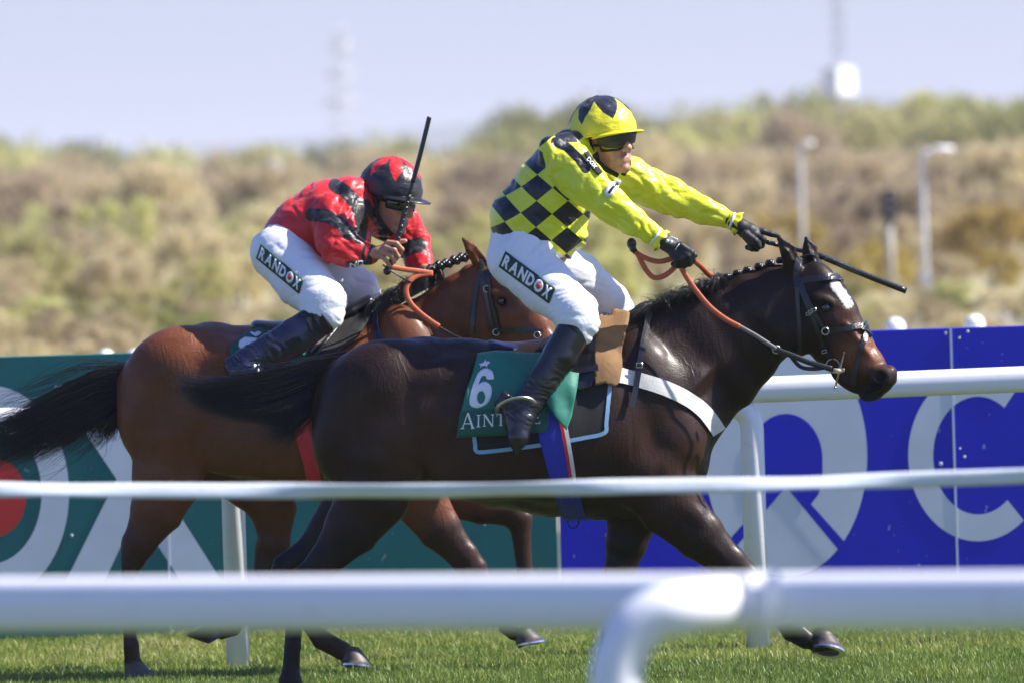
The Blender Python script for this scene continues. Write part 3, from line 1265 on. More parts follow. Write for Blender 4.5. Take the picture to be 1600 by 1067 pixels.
def spec_front(S, fr):
    c = lambda pts, k=0.03, L=(0, 1, 0): chain(S, fr, pts, k, L)
    # trunk
    st = [(548, 552, 700, .17), (600, 533, 735, .245), (660, 527, 748, .27), (720, 529, 768, .285), (790, 535, 792, .30), (860, 530, 806, .30),
          (930, 506, 812, .28), (985, 492, 812, .24), (1030, 516, 800, .21), (1042, 560, 780, .19)]
    c([(x, (t + b) / 2, 0, (b - t) / 2, w) for x, t, b, w in st], 0.02)
    # croup, quarters
    for s_ in (-1, 1):
        blob(S, fr, 590, 600, s_ * .12, 88, 66, .15, 22, .05)
        blob(S, fr, 545, 668, s_ * .12, 58, 92, .125, -8, .05)
        blob(S, fr, 620, 690, s_ * .17, 62, 78, .10, -35, .05)
        blob(S, fr, 690, 590, s_ * .17, 58, 26, .10, 12, .05)     # point of hip
        blob(S, fr, 1015, 615, s_ * .11, 52, 92, .12, 14, .05)   # shoulder blade
        blob(S, fr, 1050, 690, s_ * .12, 52, 62, .105, 0, .04)     # point of shoulder
        blob(S, fr, 1000, 735, s_ * .14, 58, 50, .10, 25, .04)     # triceps
        blob(S, fr, 960, 650, s_ * .20, 40, 90, .07, 15, .05)
        blob(S, fr, 860, 690, s_ * .20, 120, 90, .105, 0, .06)
        blob(S, fr, 760, 720, s_ * .19, 90, 60, .09, 10, .06)
    blob(S, fr, 1066, 720, 0, 42, 50, .15, 0, .04)
    # neck
    c([(1012, 612, 0, 122, .155), (1062, 574, 0, 116, .125), (1112, 545, 0, 103, .11), (1152, 516, 0, 88, .098), (1190, 492, -.005, 74, .09), (1222, 474, -.005, 63, .083), (1246, 464, -.01, 55, .08)], .03)
    # head
    hd = [(1258, 452, 50, .088), (1276, 480, 55, .094), (1292, 506, 55, .09), (1310, 530, 48, .074), (1330, 553, 41, .062), (1352, 577, 34, .056), (1370, 592, 27, .050)]
    for a, b in zip(hd[:-1], hd[1:]):
        S.seg(fr.p(a[0], a[1], fy(a[0])), fr.p(b[0], b[1], fy(b[0])), a[2] * fr.m, b[2] * fr.m, a[3], b[3], LF, .02)
    B = lambda x, y, o, rx, ry, l, an, k=.012, op='u': blob(S, fr, x, y, fy(x) + o, rx, ry, l, an, k, op, LF)
    B(1240, 515, -.055, 42, 44, .05, 0, .02)       # near cheek
    B(1240, 515, .055, 42, 44, .05, 0, .02)
    B(1293, 452, -.02, 22, 50, .055, 30, .02)     # forehead
    B(1288, 471, -.082, 22, 11, .026, -25, .012)  # brow over near eye
    B(1300, 467, .082, 22, 11, .026, -25, .012)
    B(1289, 481, -.106, 13, 8.5, .016, -20, .004, 's')
    B(1312, 521, -.066, 42, 7, .012, -48, .012)   # facial crest
    B(1383, 590, -.02, 17, 23, .044, -40, .012)    # muzzle
    B(1376, 588, -.052, 17, 19, .024, 40, .008)    # near nostril rim
    B(1386, 588, .03, 15, 18, .024, 40, .008)
    B(1375, 588, -.080, 8, 10.5, .030, 40, .004, 's')
    B(1352, 548, -.052, 26, 5, .010, -55, .010)
    B(1334, 524, -.060, 30, 6, .010, -52, .012)
    B(1300, 500, -.075, 14, 12, .012, -50, .014)
    B(1262, 470, -.07, 13, 28, .016, 15, .014)
    B(1362, 616, -.005, 20, 11, .044, 12, .010)   # lower lip
    B(1378, 607, -.010, 18, 9, .042, 25, .008)    # upper lip
    B(1360, 606, -.060, 27, 4.6, .03, 16, .004, 's')   # mouth line
    B(1322, 596, -.02, 30, 10, .035, -38, .012)   # chin groove
    # ears
    for bx_, by_, tx, ty, off, off2 in ((1240, 412, 1215, 369, -.066, -.085), (1268, 408, 1259, 371, .058, .075)):
        a_ = fr.p(bx_, by_ + 8, off)
        m_ = fr.p(bx_ * .45 + tx * .55 + (4 if off < 0 else 2), by_ * .5 + ty * .5, off2)
        b_ = fr.p(tx, ty, off2)
        S.seg(a_, m_, .040, .031, .030, .024, (0.3, 1, 0), .012)
        S.seg(m_, b_, .031, .008, .024, .008, (0.3, 1, 0), .010)
        o_ = np.array((.026, -.026, .004))
        S.seg(a_ + o_ * .9 + np.array((0, 0, .02)), m_ + o_ * .8, .012, .017, .012, .012, (0.3, 1, 0), .006, 's')
        S.seg(m_ + o_ * .8, b_ + o_ * .5 - np.array((0, 0, .03)), .017, .005, .012, .004, (0.3, 1, 0), .004, 's')
    # near hind
    leg(S, fr, [(588, 720, -.15, 72, .10), (582, 775, -.15, 58, .085), (548, 828, -.15, 42, .062), (505, 880, -.15, 25, .042), (474, 912, -.15, 22, .036)], .03)
    leg(S, fr, [(505, 870, -.15, 14, .02), (455, 906, -.15, 11, .022), (462, 918, -.15, 16, .03)], .01)
    leg(S, fr, [(468, 915, -.15, 19, .032), (462, 950, -.15, 14, .026), (457, 1010, -.15, 13, .024), (454, 1050, -.15, 14, .026), (453, 1062, -.15, 18, .034), (466, 1086, -.15, 14, .03)], .01)
    hoof_prims(S, fr, 474, 1104, -.15, 0)
    # far hind, trailing
    leg(S, fr, [(575, 720, .15, 66, .10), (560, 775, .15, 52, .08), (515, 835, .15, 36, .058), (470, 875, .15, 22, .04), (444, 892, .15, 19, .034)], .03)
    leg(S, fr, [(480, 850, .15, 12, .018), (436, 878, .15, 10, .02), (440, 896, .15, 15, .03)], .01)
    leg(S, fr, [(440, 895, .15, 18, .03), (415, 925, .15, 13, .025), (378, 962, .15, 12, .024), (362, 978, .15, 16, .032), (345, 985, .15, 14, .03)], .01)
    hoof_prims(S, fr, 325, 986, .15, -150)
    # near fore, stretched ahead
    leg(S, fr, [(1015, 735, -.14, 66, .095), (1048, 790, -.15, 50, .075), (1095, 838, -.15, 38, .06), (1140, 880, -.15, 27, .046), (1166, 904, -.15, 25, .042)], .025)
    leg(S, fr, [(1166, 904, -.15, 24, .040), (1184, 924, -.15, 16, .03), (1216, 960, -.15, 13, .025), (1238, 984, -.15, 18, .033), (1262, 1000, -.15, 15, .031)], .01)
    hoof_prims(S, fr, 1286, 1004, -.15, -12, 1.06)
    blob(S, fr, 1078, 800, -.20, 34, 15, .02, -45, .015)
    blob(S, fr, 1110, 850, -.185, 32, 10, .02, -45, .012)
    # far fore, upright
    leg(S, fr, [(1005, 735, .13, 60, .09), (990, 800, .13, 44, .07), (978, 850, .13, 31, .052), (968, 895, .13, 24, .042), (964, 915, .13, 24, .042)], .025)
    leg(S, fr, [(964, 915, .13, 22, .038), (958, 945, .13, 14, .027), (948, 1020, .13, 13, .025), (943, 1050, .13, 17, .033), (952, 1078, .13, 14, .03)], .01)
    hoof_prims(S, fr, 960, 1098, .13, 0)
    # sheath of the flank fold, girth groove
    blob(S, fr, 655, 735, -.10, 34, 26, .07, 45, .03)
    blob(S, fr, 655, 735, .10, 34, 26, .07, 45, .03)
    # creases that separate the muscles
    for (x0, y0, x1, y1, o) in ((636, 600, 652, 742, -.292), (600, 700, 640, 790, -.285), (1045, 640, 1030, 745, -.268), (1030, 745, 985, 790, -.262), (560, 590, 545, 740, -.262), (700, 560, 690, 640, -.305)):
        S.seg(fr.p(x0, y0, o), fr.p(x1, y1, o), .012, .012, .012, .012, (0, 1, 0), .035, 's')


def coat_mat(name, flank_noise, rough=0.33, gloss=0.35):
    m, nt, b = new_mat(name)
    a = attr_n(nt, 'Col')
    nz = noise_n(nt, 22, 5, 0.6)
    c = mix_rgb(nt, math_n(nt, 'MULTIPLY', nz, 0.55), a.outputs['Color'], (0, 0, 0), 'MIX')
    hair = noise_n(nt, 160, 2, 0.5, stretch=(0.25, 1, 1))
    c = mix_rgb(nt, math_n(nt, 'MULTIPLY', hair, 0.25), c, flank_noise)
    # clean-edged markings (star, socks) use a mask attribute broken up by noise
    mk_ = attr_n(nt, 'mark')
    edge = math_n(nt, 'ADD', mk_.outputs['Fac'], math_n(nt, 'MULTIPLY', math_n(nt, 'SUBTRACT', noise_n(nt, 60, 4, 0.7), 0.5), 1.3))
    msk = math_n(nt, 'MULTIPLY', math_n(nt, 'SUBTRACT', edge, 0.42), 3.2, clamp=True)
    c = mix_rgb(nt, msk, c, (0.55, 0.54, 0.53))
    nt.links.new(c, b.inputs['Base Color'])
    rg = ramp(nt, noise_n(nt, 9, 4, 0.65), [(0.3, (rough * .7,) * 3), (0.7, (rough * 1.6,) * 3)])
    nt.links.new(rg, b.inputs['Roughness'])
    b.inputs['Specular IOR Level'].default_value = 0.20
    b.inputs['Coat Weight'].default_value = gloss
    b.inputs['Coat Roughness'].default_value = 0.22
    b.inputs['Sheen Weight'].default_value = 0.0
    # sweat veins and hair relief
    vein = noise_n(nt, 7, 2, 0.5, stretch=(1.6, 1, 0.8), dist=1.2)
    ridge = math_n(nt, 'ABSOLUTE', math_n(nt, 'SUBTRACT', vein, 0.5))
    ridge = math_n(nt, 'SUBTRACT', 1.0, math_n(nt, 'MULTIPLY', ridge, 15.0, clamp=True))
    ridge = math_n(nt, 'MULTIPLY', ridge, math_n(nt, 'MULTIPLY', math_n(nt, 'SUBTRACT', noise_n(nt, 2.6, 2), 0.38, clamp=True), 5.0, clamp=True))
    hgt = math_n(nt, 'ADD', math_n(nt, 'MULTIPLY', ridge, math_n(nt, 'MULTIPLY', noise_n(nt, 3.0, 2), 0.5)), math_n(nt, 'MULTIPLY', hair, 0.35))
    wet = noise_n(nt, 90, 3, 0.6, stretch=(1.0, 1, .22), dist=0.5)
    hgt = math_n(nt, 'ADD', hgt, math_n(nt, 'MULTIPLY', wet, math_n(nt, 'MULTIPLY', noise_n(nt, 4.0, 2), 0.8)))
    bump_n(nt, b, hgt, 0.50, 0.006)
    return m


def near_line(pxs, pys, poly):
    """distance in px from points to a polyline"""
    d = np.full(len(pxs), 1e9)
    for (x0, y0), (x1, y1) in zip(poly[:-1], poly[1:]):
        dx, dy = x1 - x0, y1 - y0
        t = np.clip(((pxs - x0) * dx + (pys - y0) * dy) / (dx * dx + dy * dy), 0, 1)
        d = np.minimum(d, np.hypot(pxs - x0 - t * dx, pys - y0 - t * dy))
    return d


def to_px(v):
    d = v - np.array(CAM_O)
    x = d @ np.array(_R)
    y = d @ np.array(_U)
    z = d @ np.array(_f)
    return 800 + x / z * F_PX, 533.5 - y / z * F_PX


M_HOOF = simple('hoof_horn', (0.055, 0.045, 0.04), 0.5, 0.3, 60, 0.2, 90)
M_SHOE = simple('shoe_steel', (0.62, 0.62, 0.6), 0.28, 0.1, 60, metal=1.0)


def hoof(fr, parent, x, y, off, ang, sc_=1.0, tilt=0.0):
    """horn capsule with sole and a steel shoe, as parts of the horse"""
    a = math.radians(ang)
    d = np.array((math.cos(a), -math.sin(a)))
    n = np.array((math.sin(a), math.cos(a)))
    D = fr.p(x + d[0] * 100, y + d[1] * 100, off) - fr.p(x, y, off)
    D /= np.linalg.norm(D)
    Nn = fr.p(x + n[0] * 100, y + n[1] * 100, off) - fr.p(x, y, off)
    Nn /= np.linalg.norm(Nn)
    W = np.cross(D, Nn)
    if tilt:
        R = Matrix.Rotation(tilt, 3, Vector(D))
        Nn = np.array(R @ Vector(Nn))
        W = np.array(R @ Vector(W))
    c = fr.p(x, y, off)
    g = fr.m * sc_

    def ring(dn, dd, rx, rw, m=28):
        out = []
        for k in range(m):
            th = 2 * math.pi * k / m
            cs, sn = math.cos(th), math.sin(th)
            back = 0.80 if cs < 0 else 1.0
            out.append(c + Nn * dn * g + D * (dd + rx * cs * back) * g + W * rw * sn * g * (1.0 if cs > 0 else 1 - .12 * cs * cs))
        return out
    mb = MB()
    R_ = [ring(-17, -7, 16, 15.5), ring(-8, -3, 20, 19), ring(4, 2, 25.5, 22.5), ring(11, 4.5, 28, 24.5)]
    v = [p for r in R_ for p in r]
    f = []
    m = 28
    for i in range(3):
        for k in range(m):
            f.append((i * m + k, i * m + (k + 1) % m, (i + 1) * m + (k + 1) % m, (i + 1) * m + k))
    f += [tuple(range(m)), tuple(3 * m + k for k in range(m))[::-1]]
    h = mk('hoof', v, f, M_HOOF, parent, True)
    # shoe: open ring at the heel
    v, f = [], []
    ks = list(range(-11, 12))
    for k in ks:
        th = math.pi * k / 13.2
        for dn, sc2 in ((11.3, 1.0), (14.5, 1.0), (14.5, .68), (11.3, .68)):
            cs, sn = math.cos(th), math.sin(th)
            v.append(c + Nn * dn * g + D * (4.5 + 29 * cs * sc2 * (0.80 if cs < 0 else 1)) * g + W * 25.5 * sn * sc2 * g)
    for i in range(len(ks) - 1):
        for j in range(4):
            f.append((i * 4 + j, i * 4 + (j + 1) % 4, (i + 1) * 4 + (j + 1) % 4, (i + 1) * 4 + j))
    f += [(0, 1, 2, 3), tuple(len(v) - 4 + j for j in (3, 2, 1, 0))]
    mk('horseshoe', v, f, M_SHOE, h, False)
    return h


def hair_mat(name, c0, c1, rough=0.35):
    m, nt, b = new_mat(name)
    a = attr_n(nt, 'tone')
    nt.links.new(ramp(nt, a.outputs['Fac'], [(0.1, c0), (0.95, c1)]), b.inputs['Base Color'])
    b.inputs['Roughness'].default_value = rough
    b.inputs['Specular IOR Level'].default_value = 0.6
    return m


M_HAIR = hair_mat('black_hair', (0.004, 0.004, 0.005), (0.022, 0.019, 0.019), 0.32)


def strands(curves, radii, nside=3):
    """many tapering strands: curves (n,m,3)"""
    n, m, _ = curves.shape
    T = np.gradient(curves, axis=1)
    T /= np.linalg.norm(T, axis=2)[..., None] + 1e-9
    ref = np.tile(np.array((0.15, 1.0, 0.1)), (n, m, 1))
    A = np.cross(T, ref)
    A /= np.linalg.norm(A, axis=2)[..., None] + 1e-9
    B = np.cross(T, A)
    V = np.zeros((n, m, nside, 3))
    for k in range(nside):
        th = 2 * np.pi * k / nside
        V[:, :, k] = curves + (A * math.cos(th) + B * math.sin(th)) * radii[..., None]
    idx = np.arange(n * m * nside).reshape(n, m, nside)
    qs = []
    for k in range(nside):
        k2 = (k + 1) % nside
        qs.append(np.stack((idx[:, :-1, k], idx[:, :-1, k2], idx[:, 1:, k2], idx[:, 1:, k]), -1).reshape(-1, 4))
    return V.reshape(-1, 3), np.concatenate(qs)


def hair_object(name, fr, guides, n, parent, width=0.0018, spread=0.5, seed=0, flyaway=0.06, m=22, mat=None, clumps=0):
    """guides: list of photo polylines [(px,py,off)...] all of the same length; strands interpolate between random neighbours"""
    r = np.random.default_rng(seed)
    G = np.array([spline([fr.p(*p) for p in g], 6) for g in guides])
    L = G.shape[1]
    gi = r.uniform(0, len(G) - 1, n)
    i0 = np.floor(gi).astype(int)
    i0 = np.minimum(i0, len(G) - 2) if len(G) > 1 else i0 * 0
    t = (gi - i0)[:, None, None]
    C = G[i0] * (1 - t) + G[np.minimum(i0 + 1, len(G) - 1)] * t
    s = np.linspace(0, 1, L)
    length = r.uniform(0.62, 1.0, n) ** 0.7
    ss = np.linspace(0, 1, m)
    out = np.zeros((n, m, 3))
    for i in range(n):
        q = ss * length[i]
        for d in range(3):
            out[i, :, d] = np.interp(q, s, C[i, :, d])
    ph = r.uniform(0, 6.28, (n, 3, 1))
    fr_ = r.uniform(2.0, 7.0, (n, 3, 1))
    amp = (flyaway * fr.m * 100) * ss[None, None, :] ** 1.3 * r.uniform(0.1, 1.0, (n, 3, 1)) ** 2
    wob = np.sin(ss[None, None, :] * fr_ + ph) * amp
    if clumps:
        ci = r.integers(0, clumps, n)
        lead = r.integers(0, n, clumps)
        pull = np.clip(ss * 1.25, 0, 1) ** 0.8 * 0.93
        keep = r.random(n) < 0.93
        near_ = np.abs(gi - gi[lead][ci]) < 1.3
        w_ = (pull[None, :] * (keep & near_)[:, None])[..., None]
        out = out * (1 - w_) + out[lead][ci] * w_ + (r.normal(0, .006, (n, 1, 3)) * (1 - .6 * ss[None, :, None]))
        wob = wob * np.where(keep, .25, 1.0)[:, None, None] + wob[lead][ci] * (keep * .9)[:, None, None]
    out += wob.transpose(0, 2, 1)
    out[:, :, 1] += r.normal(0, spread * 0.02, (n, 1))
    wild = r.random(n) < 0.03
    out[wild] += np.sin(ss[None, :, None] * 5 + ph.transpose(0, 2, 1)[wild]) * (ss[None, :, None] ** 2) * 0.05
    rad = width * r.uniform(0.5, 1.2, (n, 1)) * (1 - ss[None, :] ** 2 * 0.9)
    V, q = strands(out, rad)
    tone = np.repeat(r.uniform(0, 1, n), m * 3)
    return mk(name, V, q, mat or M_HAIR, parent, True, attrs={'tone': tone})


def eyeball(fr, px, py, off, r, parent):
    c = fr.p(px, py, off)
    mb = MB()
    mb.sphere(c, r, 18, 12)
    m = simple('horse_eye', (0.006, 0.004, 0.004), 0.05, 0.0, 10, coat=1.0)
    return mb.build('eye', m, parent, True)


# ---- build the leading horse
gF = F.p(800, 1118)
horse_f = empty('horse', (gF[0], YF, 0), 'dark bay horse in front with number 6 saddlecloth and a small white star', 'horse')
vF, qF, nF = horse_body(F, spec_front, 'body', None, horse_f, (F.p(295, 0)[0], YF - .46, -0.06), (F.p(1425, 0)[0], YF + .46, 1.98))
px, py = to_px(vF)
base = np.tile(np.array((0.026, 0.0115, 0.0075)), (len(vF), 1))
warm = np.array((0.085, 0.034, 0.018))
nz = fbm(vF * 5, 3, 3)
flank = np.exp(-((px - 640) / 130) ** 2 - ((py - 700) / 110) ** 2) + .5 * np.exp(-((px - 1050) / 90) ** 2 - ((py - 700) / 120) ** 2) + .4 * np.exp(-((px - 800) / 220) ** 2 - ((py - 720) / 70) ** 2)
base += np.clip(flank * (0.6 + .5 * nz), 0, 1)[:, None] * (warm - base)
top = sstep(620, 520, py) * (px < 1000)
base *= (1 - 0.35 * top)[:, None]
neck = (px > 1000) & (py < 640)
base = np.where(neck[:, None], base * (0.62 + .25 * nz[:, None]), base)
legs = sstep(800, 890, py) * (1 - sstep(1040, 1060, px) * sstep(1240, 1100, px) * 0.6)
base = base * (1 - legs)[:, None] + np.array((0.010, 0.0075, 0.007)) * legs[:, None]
# tan muzzle and face
tan = np.clip(np.exp(-((px - 1356) / 32) ** 2 - ((py - 550) / 26) ** 2) * 1.4 + .55 * np.exp(-((px - 1318) / 26) ** 2 - ((py - 560) / 24) ** 2) + .25 * np.exp(-((px - 1320) / 30) ** 2 - ((py - 500) / 30) ** 2), 0, 1) * (px > 1230)
base += tan[:, None] * (np.array((0.26, 0.090, 0.036)) - base)
dark = np.exp(-((px - 1378) / 18) ** 2 - ((py - 590) / 17) ** 2) + np.exp(-((px - 1289) / 16) ** 2 - ((py - 480) / 10) ** 2) * (px > 1200) + sstep(600, 612, py) * (px > 1330)
base += np.clip(dark, 0, 1)[:, None] * (np.array((0.012, 0.010, 0.010)) - base)
star = 1.0 * sstep(15, 1, near_line(px, py, [(1305, 446), (1311, 453), (1318, 462), (1325, 475)])) * (py < 490) * (px > 1290)
M_COATF = coat_mat('dark_bay_coat', (0.045, 0.022, 0.015), 0.42, 0.07)
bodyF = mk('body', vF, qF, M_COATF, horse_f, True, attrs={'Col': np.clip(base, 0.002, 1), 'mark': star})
treeF = bvh(vF, qF)
eyeball(F, 1290, 481, fy(1290) - .083, .021, horse_f)
for h_ in ((474, 1104, -.15, 0, 1, 0), (325, 986, .15, -150, 1, 0), (1288, 1003, -.15, -8, 1.05, -0.42), (960, 1098, .13, 0, 1, 0)):
    hoof(F, horse_f, *h_)
hair_object('tail', F, [
    [(545, 552, 0), (505, 558, 0), (440, 574, -.02), (380, 588, -.03), (320, 596, -.03), (262, 578, -.02)],
    [(542, 556, 0), (500, 568, 0), (430, 588, -.03), (370, 600, -.04), (310, 606, -.03), (265, 596, -.02)],
    [(538, 562, 0), (495, 582, 0), (425, 605, -.03), (365, 615, -.04), (312, 618, -.03), (275, 608, -.02)],
    [(534, 570, 0), (490, 598, 0), (425, 622, -.03), (370, 630, -.04), (325, 632, -.03), (285, 622, -.02)],
    [(528, 580, 0), (492, 612, 0), (440, 636, -.03), (395, 643, -.04), (350, 643, -.03), (300, 632, -.02)],
    [(522, 590, 0), (496, 625, 0), (462, 645, -.03), (432, 655, -.03), (405, 652, -.02), (380, 648, -.02)],
    [(518, 600, 0), (500, 632, 0), (478, 655, -.02), (462, 672, -.02), (452, 690, -.02), (447, 712, -.02)],
], 1900, horse_f, 0.0019, 1.0, 3, 0.16, clumps=110)
hair_object('tail', F, [
    [(545, 552, 0), (500, 556, 0), (430, 568, -.02), (360, 576, -.03), (300, 582, -.03), (262, 556, -.02)],
    [(540, 560, 0), (490, 580, 0), (420, 596, -.03), (350, 606, -.04), (290, 600, -.03), (240, 612, -.03)],
    [(530, 580, 0), (490, 620, 0), (430, 652, -.03), (380, 664, -.04), (330, 656, -.03), (280, 640, -.02)],
    [(518, 600, 0), (500, 640, 0), (478, 670, -.02), (460, 695, -.02), (450, 715, -.02), (440, 735, -.02)],
], 110, horse_f, 0.0017, 1.5, 13, 0.35)
# mane: loose tufts near the withers, plaits further up
mg = []
for k in range(16):
    t = k / 15
    x = 1000 + 135 * t
    y = np.interp(x, [1000, 1050, 1100, 1150, 1180], [494, 470, 451, 436, 428])
    mg.append([(x + 6, y + 14, -.02), (x + 2, y, -.03), (x - 6, y - 8 + 3 * math.sin(k * 2.1), -.05), (x - 13 + 5 * math.sin(k * 3.3), y - 2, -.075), (x - 17, y + 7 + 5 * math.sin(k), -.09)])
hair_object('mane', F, mg, 1500, horse_f, 0.0016, 1.0, 5, 0.13, 12)
for k, x in enumerate((1104, 1120, 1136, 1152, 1168, 1186, 1203, 1220)):
    y = np.interp(x, [1095, 1150, 1200, 1230], [452, 432, 416, 409])
    mb = MB()
    c = F.p(x, y - 4, -.02)
    for j in range(9):
        th = j * 2.4
        mb.sphere(c + np.array((math.cos(th) * .009, math.sin(th) * .012, .004 * math.sin(j))), .0118, 8, 6, (1, 1, .9))
    o = mb.build('plait', M_HAIR, horse_f, True)
# forelock tuft between the ears
hair_object('forelock', F, [[(1250, 402, .0), (1262, 398, .0), (1274, 402, -.01), (1284, 412, -.02)], [(1256, 404, .03), (1268, 400, .03), (1280, 405, .02), (1286, 418, .0)]], 160, horse_f, .0018, .8, 8, .03, 10)

# ------------------------------------------------------------------ the chasing bay horse
K = PxFrame(YK)


def spec_back(S, fr):
    c = lambda pts, k=0.03, L=(0, 1, 0): chain(S, fr, pts, k, L)
    st = [(238, 548, 690, .17), (280, 516, 712, .24), (330, 504, 716, .265), (385, 508, 745, .28), (450, 514, 772, .29), (520, 512, 784, .29), (580, 494, 790, .27), (630, 478, 790, .23), (672, 500, 778, .20), (690, 545, 760, .18)]
    c([(x, (t + b) / 2, 0, (b - t) / 2, w) for x, t, b, w in st], .02)
    for s_ in (-1, 1):
        blob(S, fr, 272, 575, s_ * .12, 80, 62, .15, 25, .05)
        blob(S, fr, 236, 640, s_ * .12, 53, 84, .125, -6, .05)
        blob(S, fr, 290, 660, s_ * .17, 52, 70, .10, -30, .05)
        blob(S, fr, 355, 556, s_ * .17, 50, 24, .10, 10, .05)
        blob(S, fr, 650, 570, s_ * .12, 50, 100, .12, 20, .05)
        blob(S, fr, 700, 660, s_ * .12, 48, 60, .105, 0, .04)
        blob(S, fr, 640, 700, s_ * .14, 55, 48, .10, 25, .04)
        blob(S, fr, 480, 670, s_ * .19, 130, 84, .105, 0, .06)
        blob(S, fr, 380, 690, s_ * .18, 80, 52, .09, 10, .06)
    # neck raised in front
    c([(660, 590, 0, 112, .15), (705, 545, -.02, 100, .12), (735, 505, -.05, 84, .105), (752, 470, -.08, 66, .09), (764, 445, -.10, 50, .08)], .03)
    Lh = head_L(math.radians(30))
    yy = lambda x: -.10 - .17 * max(0, (x - 770) / 100.)
    hd = [(776, 440, 46, .085), (794, 468, 51, .092), (808, 494, 50, .088), (824, 520, 43, .072), (842, 548, 37, .062), (858, 572, 31, .056), (870, 590, 26, .054)]
    for a, b in zip(hd[:-1], hd[1:]):
        S.seg(fr.p(a[0], a[1], yy(a[0])), fr.p(b[0], b[1], yy(b[0])), a[2] * fr.m, b[2] * fr.m, a[3], b[3], Lh, .02)
    B = lambda x, y, o, rx, ry, l, an, k=.012, op='u': blob(S, fr, x, y, yy(x) + o, rx, ry, l, an, k, op, Lh)
    B(760, 505, -.05, 38, 42, .05, 0, .02)
    B(760, 505, .05, 38, 42, .05, 0, .02)
    B(802, 440, -.02, 20, 46, .055, 30, .02)
    B(783, 462, -.085, 20, 10, .024, -25, .012)
    B(783, 471, -.108, 12, 8, .016, -20, .004, 's')
    B(812, 512, -.066, 40, 7, .012, -48, .012)
    B(878, 588, -.03, 20, 24, .042, -40, .014)
    B(862, 606, -.005, 18, 10, .042, 12, .01)
    for bx_, by_, tx, ty, o1, o2 in ((752, 408, 720, 369, -.15, -.19), (778, 402, 776, 362, -.05, -.04)):
        a_ = fr.p(bx_, by_ + 6, o1)
        m_ = fr.p(bx_ * .45 + tx * .55 + 2, by_ * .45 + ty * .55 + 3, o2)
        b_ = fr.p(tx, ty, o2)
        S.seg(a_, m_, .036, .028, .026, .018, (0.3, 1, 0), .012)
        S.seg(m_, b_, .028, .004, .018, .004, (0.3, 1, 0), .008)
        o_ = np.array((.020, -.022, 0))
        S.seg(a_ + o_ * .8, m_ + o_, .014, .018, .014, .012, (0.3, 1, 0), .006, 's')
        S.seg(m_ + o_, b_ + o_ * .5 - np.array((0, 0, .02)), .018, .005, .012, .004, (0.3, 1, 0), .004, 's')
    # near hind, standing
    leg(S, fr, [(270, 690, -.15, 64, .10), (262, 750, -.15, 55, .085), (244, 800, -.15, 40, .062), (216, 850, -.15, 25, .044), (200, 882, -.15, 22, .038)], .03)
    leg(S, fr, [(215, 845, -.15, 13, .02), (180, 878, -.15, 10, .021), (188, 892, -.15, 15, .03)], .01)
    leg(S, fr, [(198, 884, -.15, 20, .033), (198, 920, -.15, 14, .027), (200, 985, -.15, 12.5, .024), (201, 1008, -.15, 16, .032), (207, 1030, -.15, 13, .029)], .01)
    hoof_prims(S, fr, 212, 1046, -.15, 0, .92)
    # far hind, stepping under
    leg(S, fr, [(330, 690, .14, 64, .10), (400, 745, .14, 54, .085), (428, 795, .14, 36, .06), (428, 850, .14, 24, .042), (424, 886, .14, 21, .037)], .03)
    leg(S, fr, [(410, 850, .14, 12, .02), (406, 886, .14, 10, .021), (416, 898, .14, 15, .03)], .01)
    leg(S, fr, [(424, 890, .14, 19, .032), (444, 925, .14, 13, .026), (484, 976, .14, 12, .024), (502, 998, .14, 16, .032), (538, 1018, .14, 15, .031)], .01)
    hoof_prims(S, fr, 550, 1027, .14, -8, .95)
    # foreleg reaching forward
    leg(S, fr, [(630, 715, -.13, 60, .09), (652, 775, -.13, 45, .07), (688, 828, -.13, 33, .055), (724, 868, -.13, 23, .042), (740, 890, -.13, 23, .041)], .025)
    leg(S, fr, [(740, 890, -.13, 22, .038), (756, 915, -.13, 14, .027), (782, 958, -.13, 12, .024), (794, 976, -.13, 16, .032), (806, 988, -.13, 14, .03)], .01)
    hoof_prims(S, fr, 820, 995, -.13, 8, .92)
    # other foreleg, folded
    leg(S, fr, [(650, 715, .13, 58, .09), (700, 768, .13, 42, .068), (755, 788, .13, 30, .052), (800, 800, .13, 22, .042), (812, 812, .13, 21, .04)], .025)
    leg(S, fr, [(812, 810, .13, 21, .038), (815, 840, .13, 15, .028), (820, 895, .13, 13, .025), (822, 916, .13, 16, .032), (808, 942, .13, 14, .03)], .01)
    hoof_prims(S, fr, 796, 958, .13, -120, .92)
    blob(S, fr, 318, 705, -.10, 30, 26, .07, 45, .03)
    for (x0, y0, x1, y1, o) in ((318, 590, 318, 706, -.29), (290, 690, 312, 745, -.285)):
        S.seg(fr.p(x0, y0, o), fr.p(x1, y1, o), .012, .012, .012, .012, (0, 1, 0), .035, 's')


gK = K.p(480, 1060)
horse_k = empty('horse', (gK[0], YK, 0), 'reddish bay horse behind with black tail, ridden by the jockey in red', 'horse')
vK, qK, nK = horse_body(K, spec_back, 'body', None, horse_k, (K.p(165, 0)[0], YK - .5, -0.06), (K.p(905, 0)[0], YK + .46, 1.95))
px, py = to_px(vK)
nz = fbm(vK * 5, 3, 13)
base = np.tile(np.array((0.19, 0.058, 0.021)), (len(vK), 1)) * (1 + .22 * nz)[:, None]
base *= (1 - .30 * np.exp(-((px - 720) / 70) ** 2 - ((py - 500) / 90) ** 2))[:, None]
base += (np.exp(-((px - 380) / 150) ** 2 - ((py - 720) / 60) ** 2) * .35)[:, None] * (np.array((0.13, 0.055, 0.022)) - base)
legs = sstep(770, 880, py + 14 * nz)
front_legs = sstep(640, 700, px) * sstep(790, 850, py + 0.35 * (px - 700))
legs = np.clip(legs + front_legs, 0, 1)
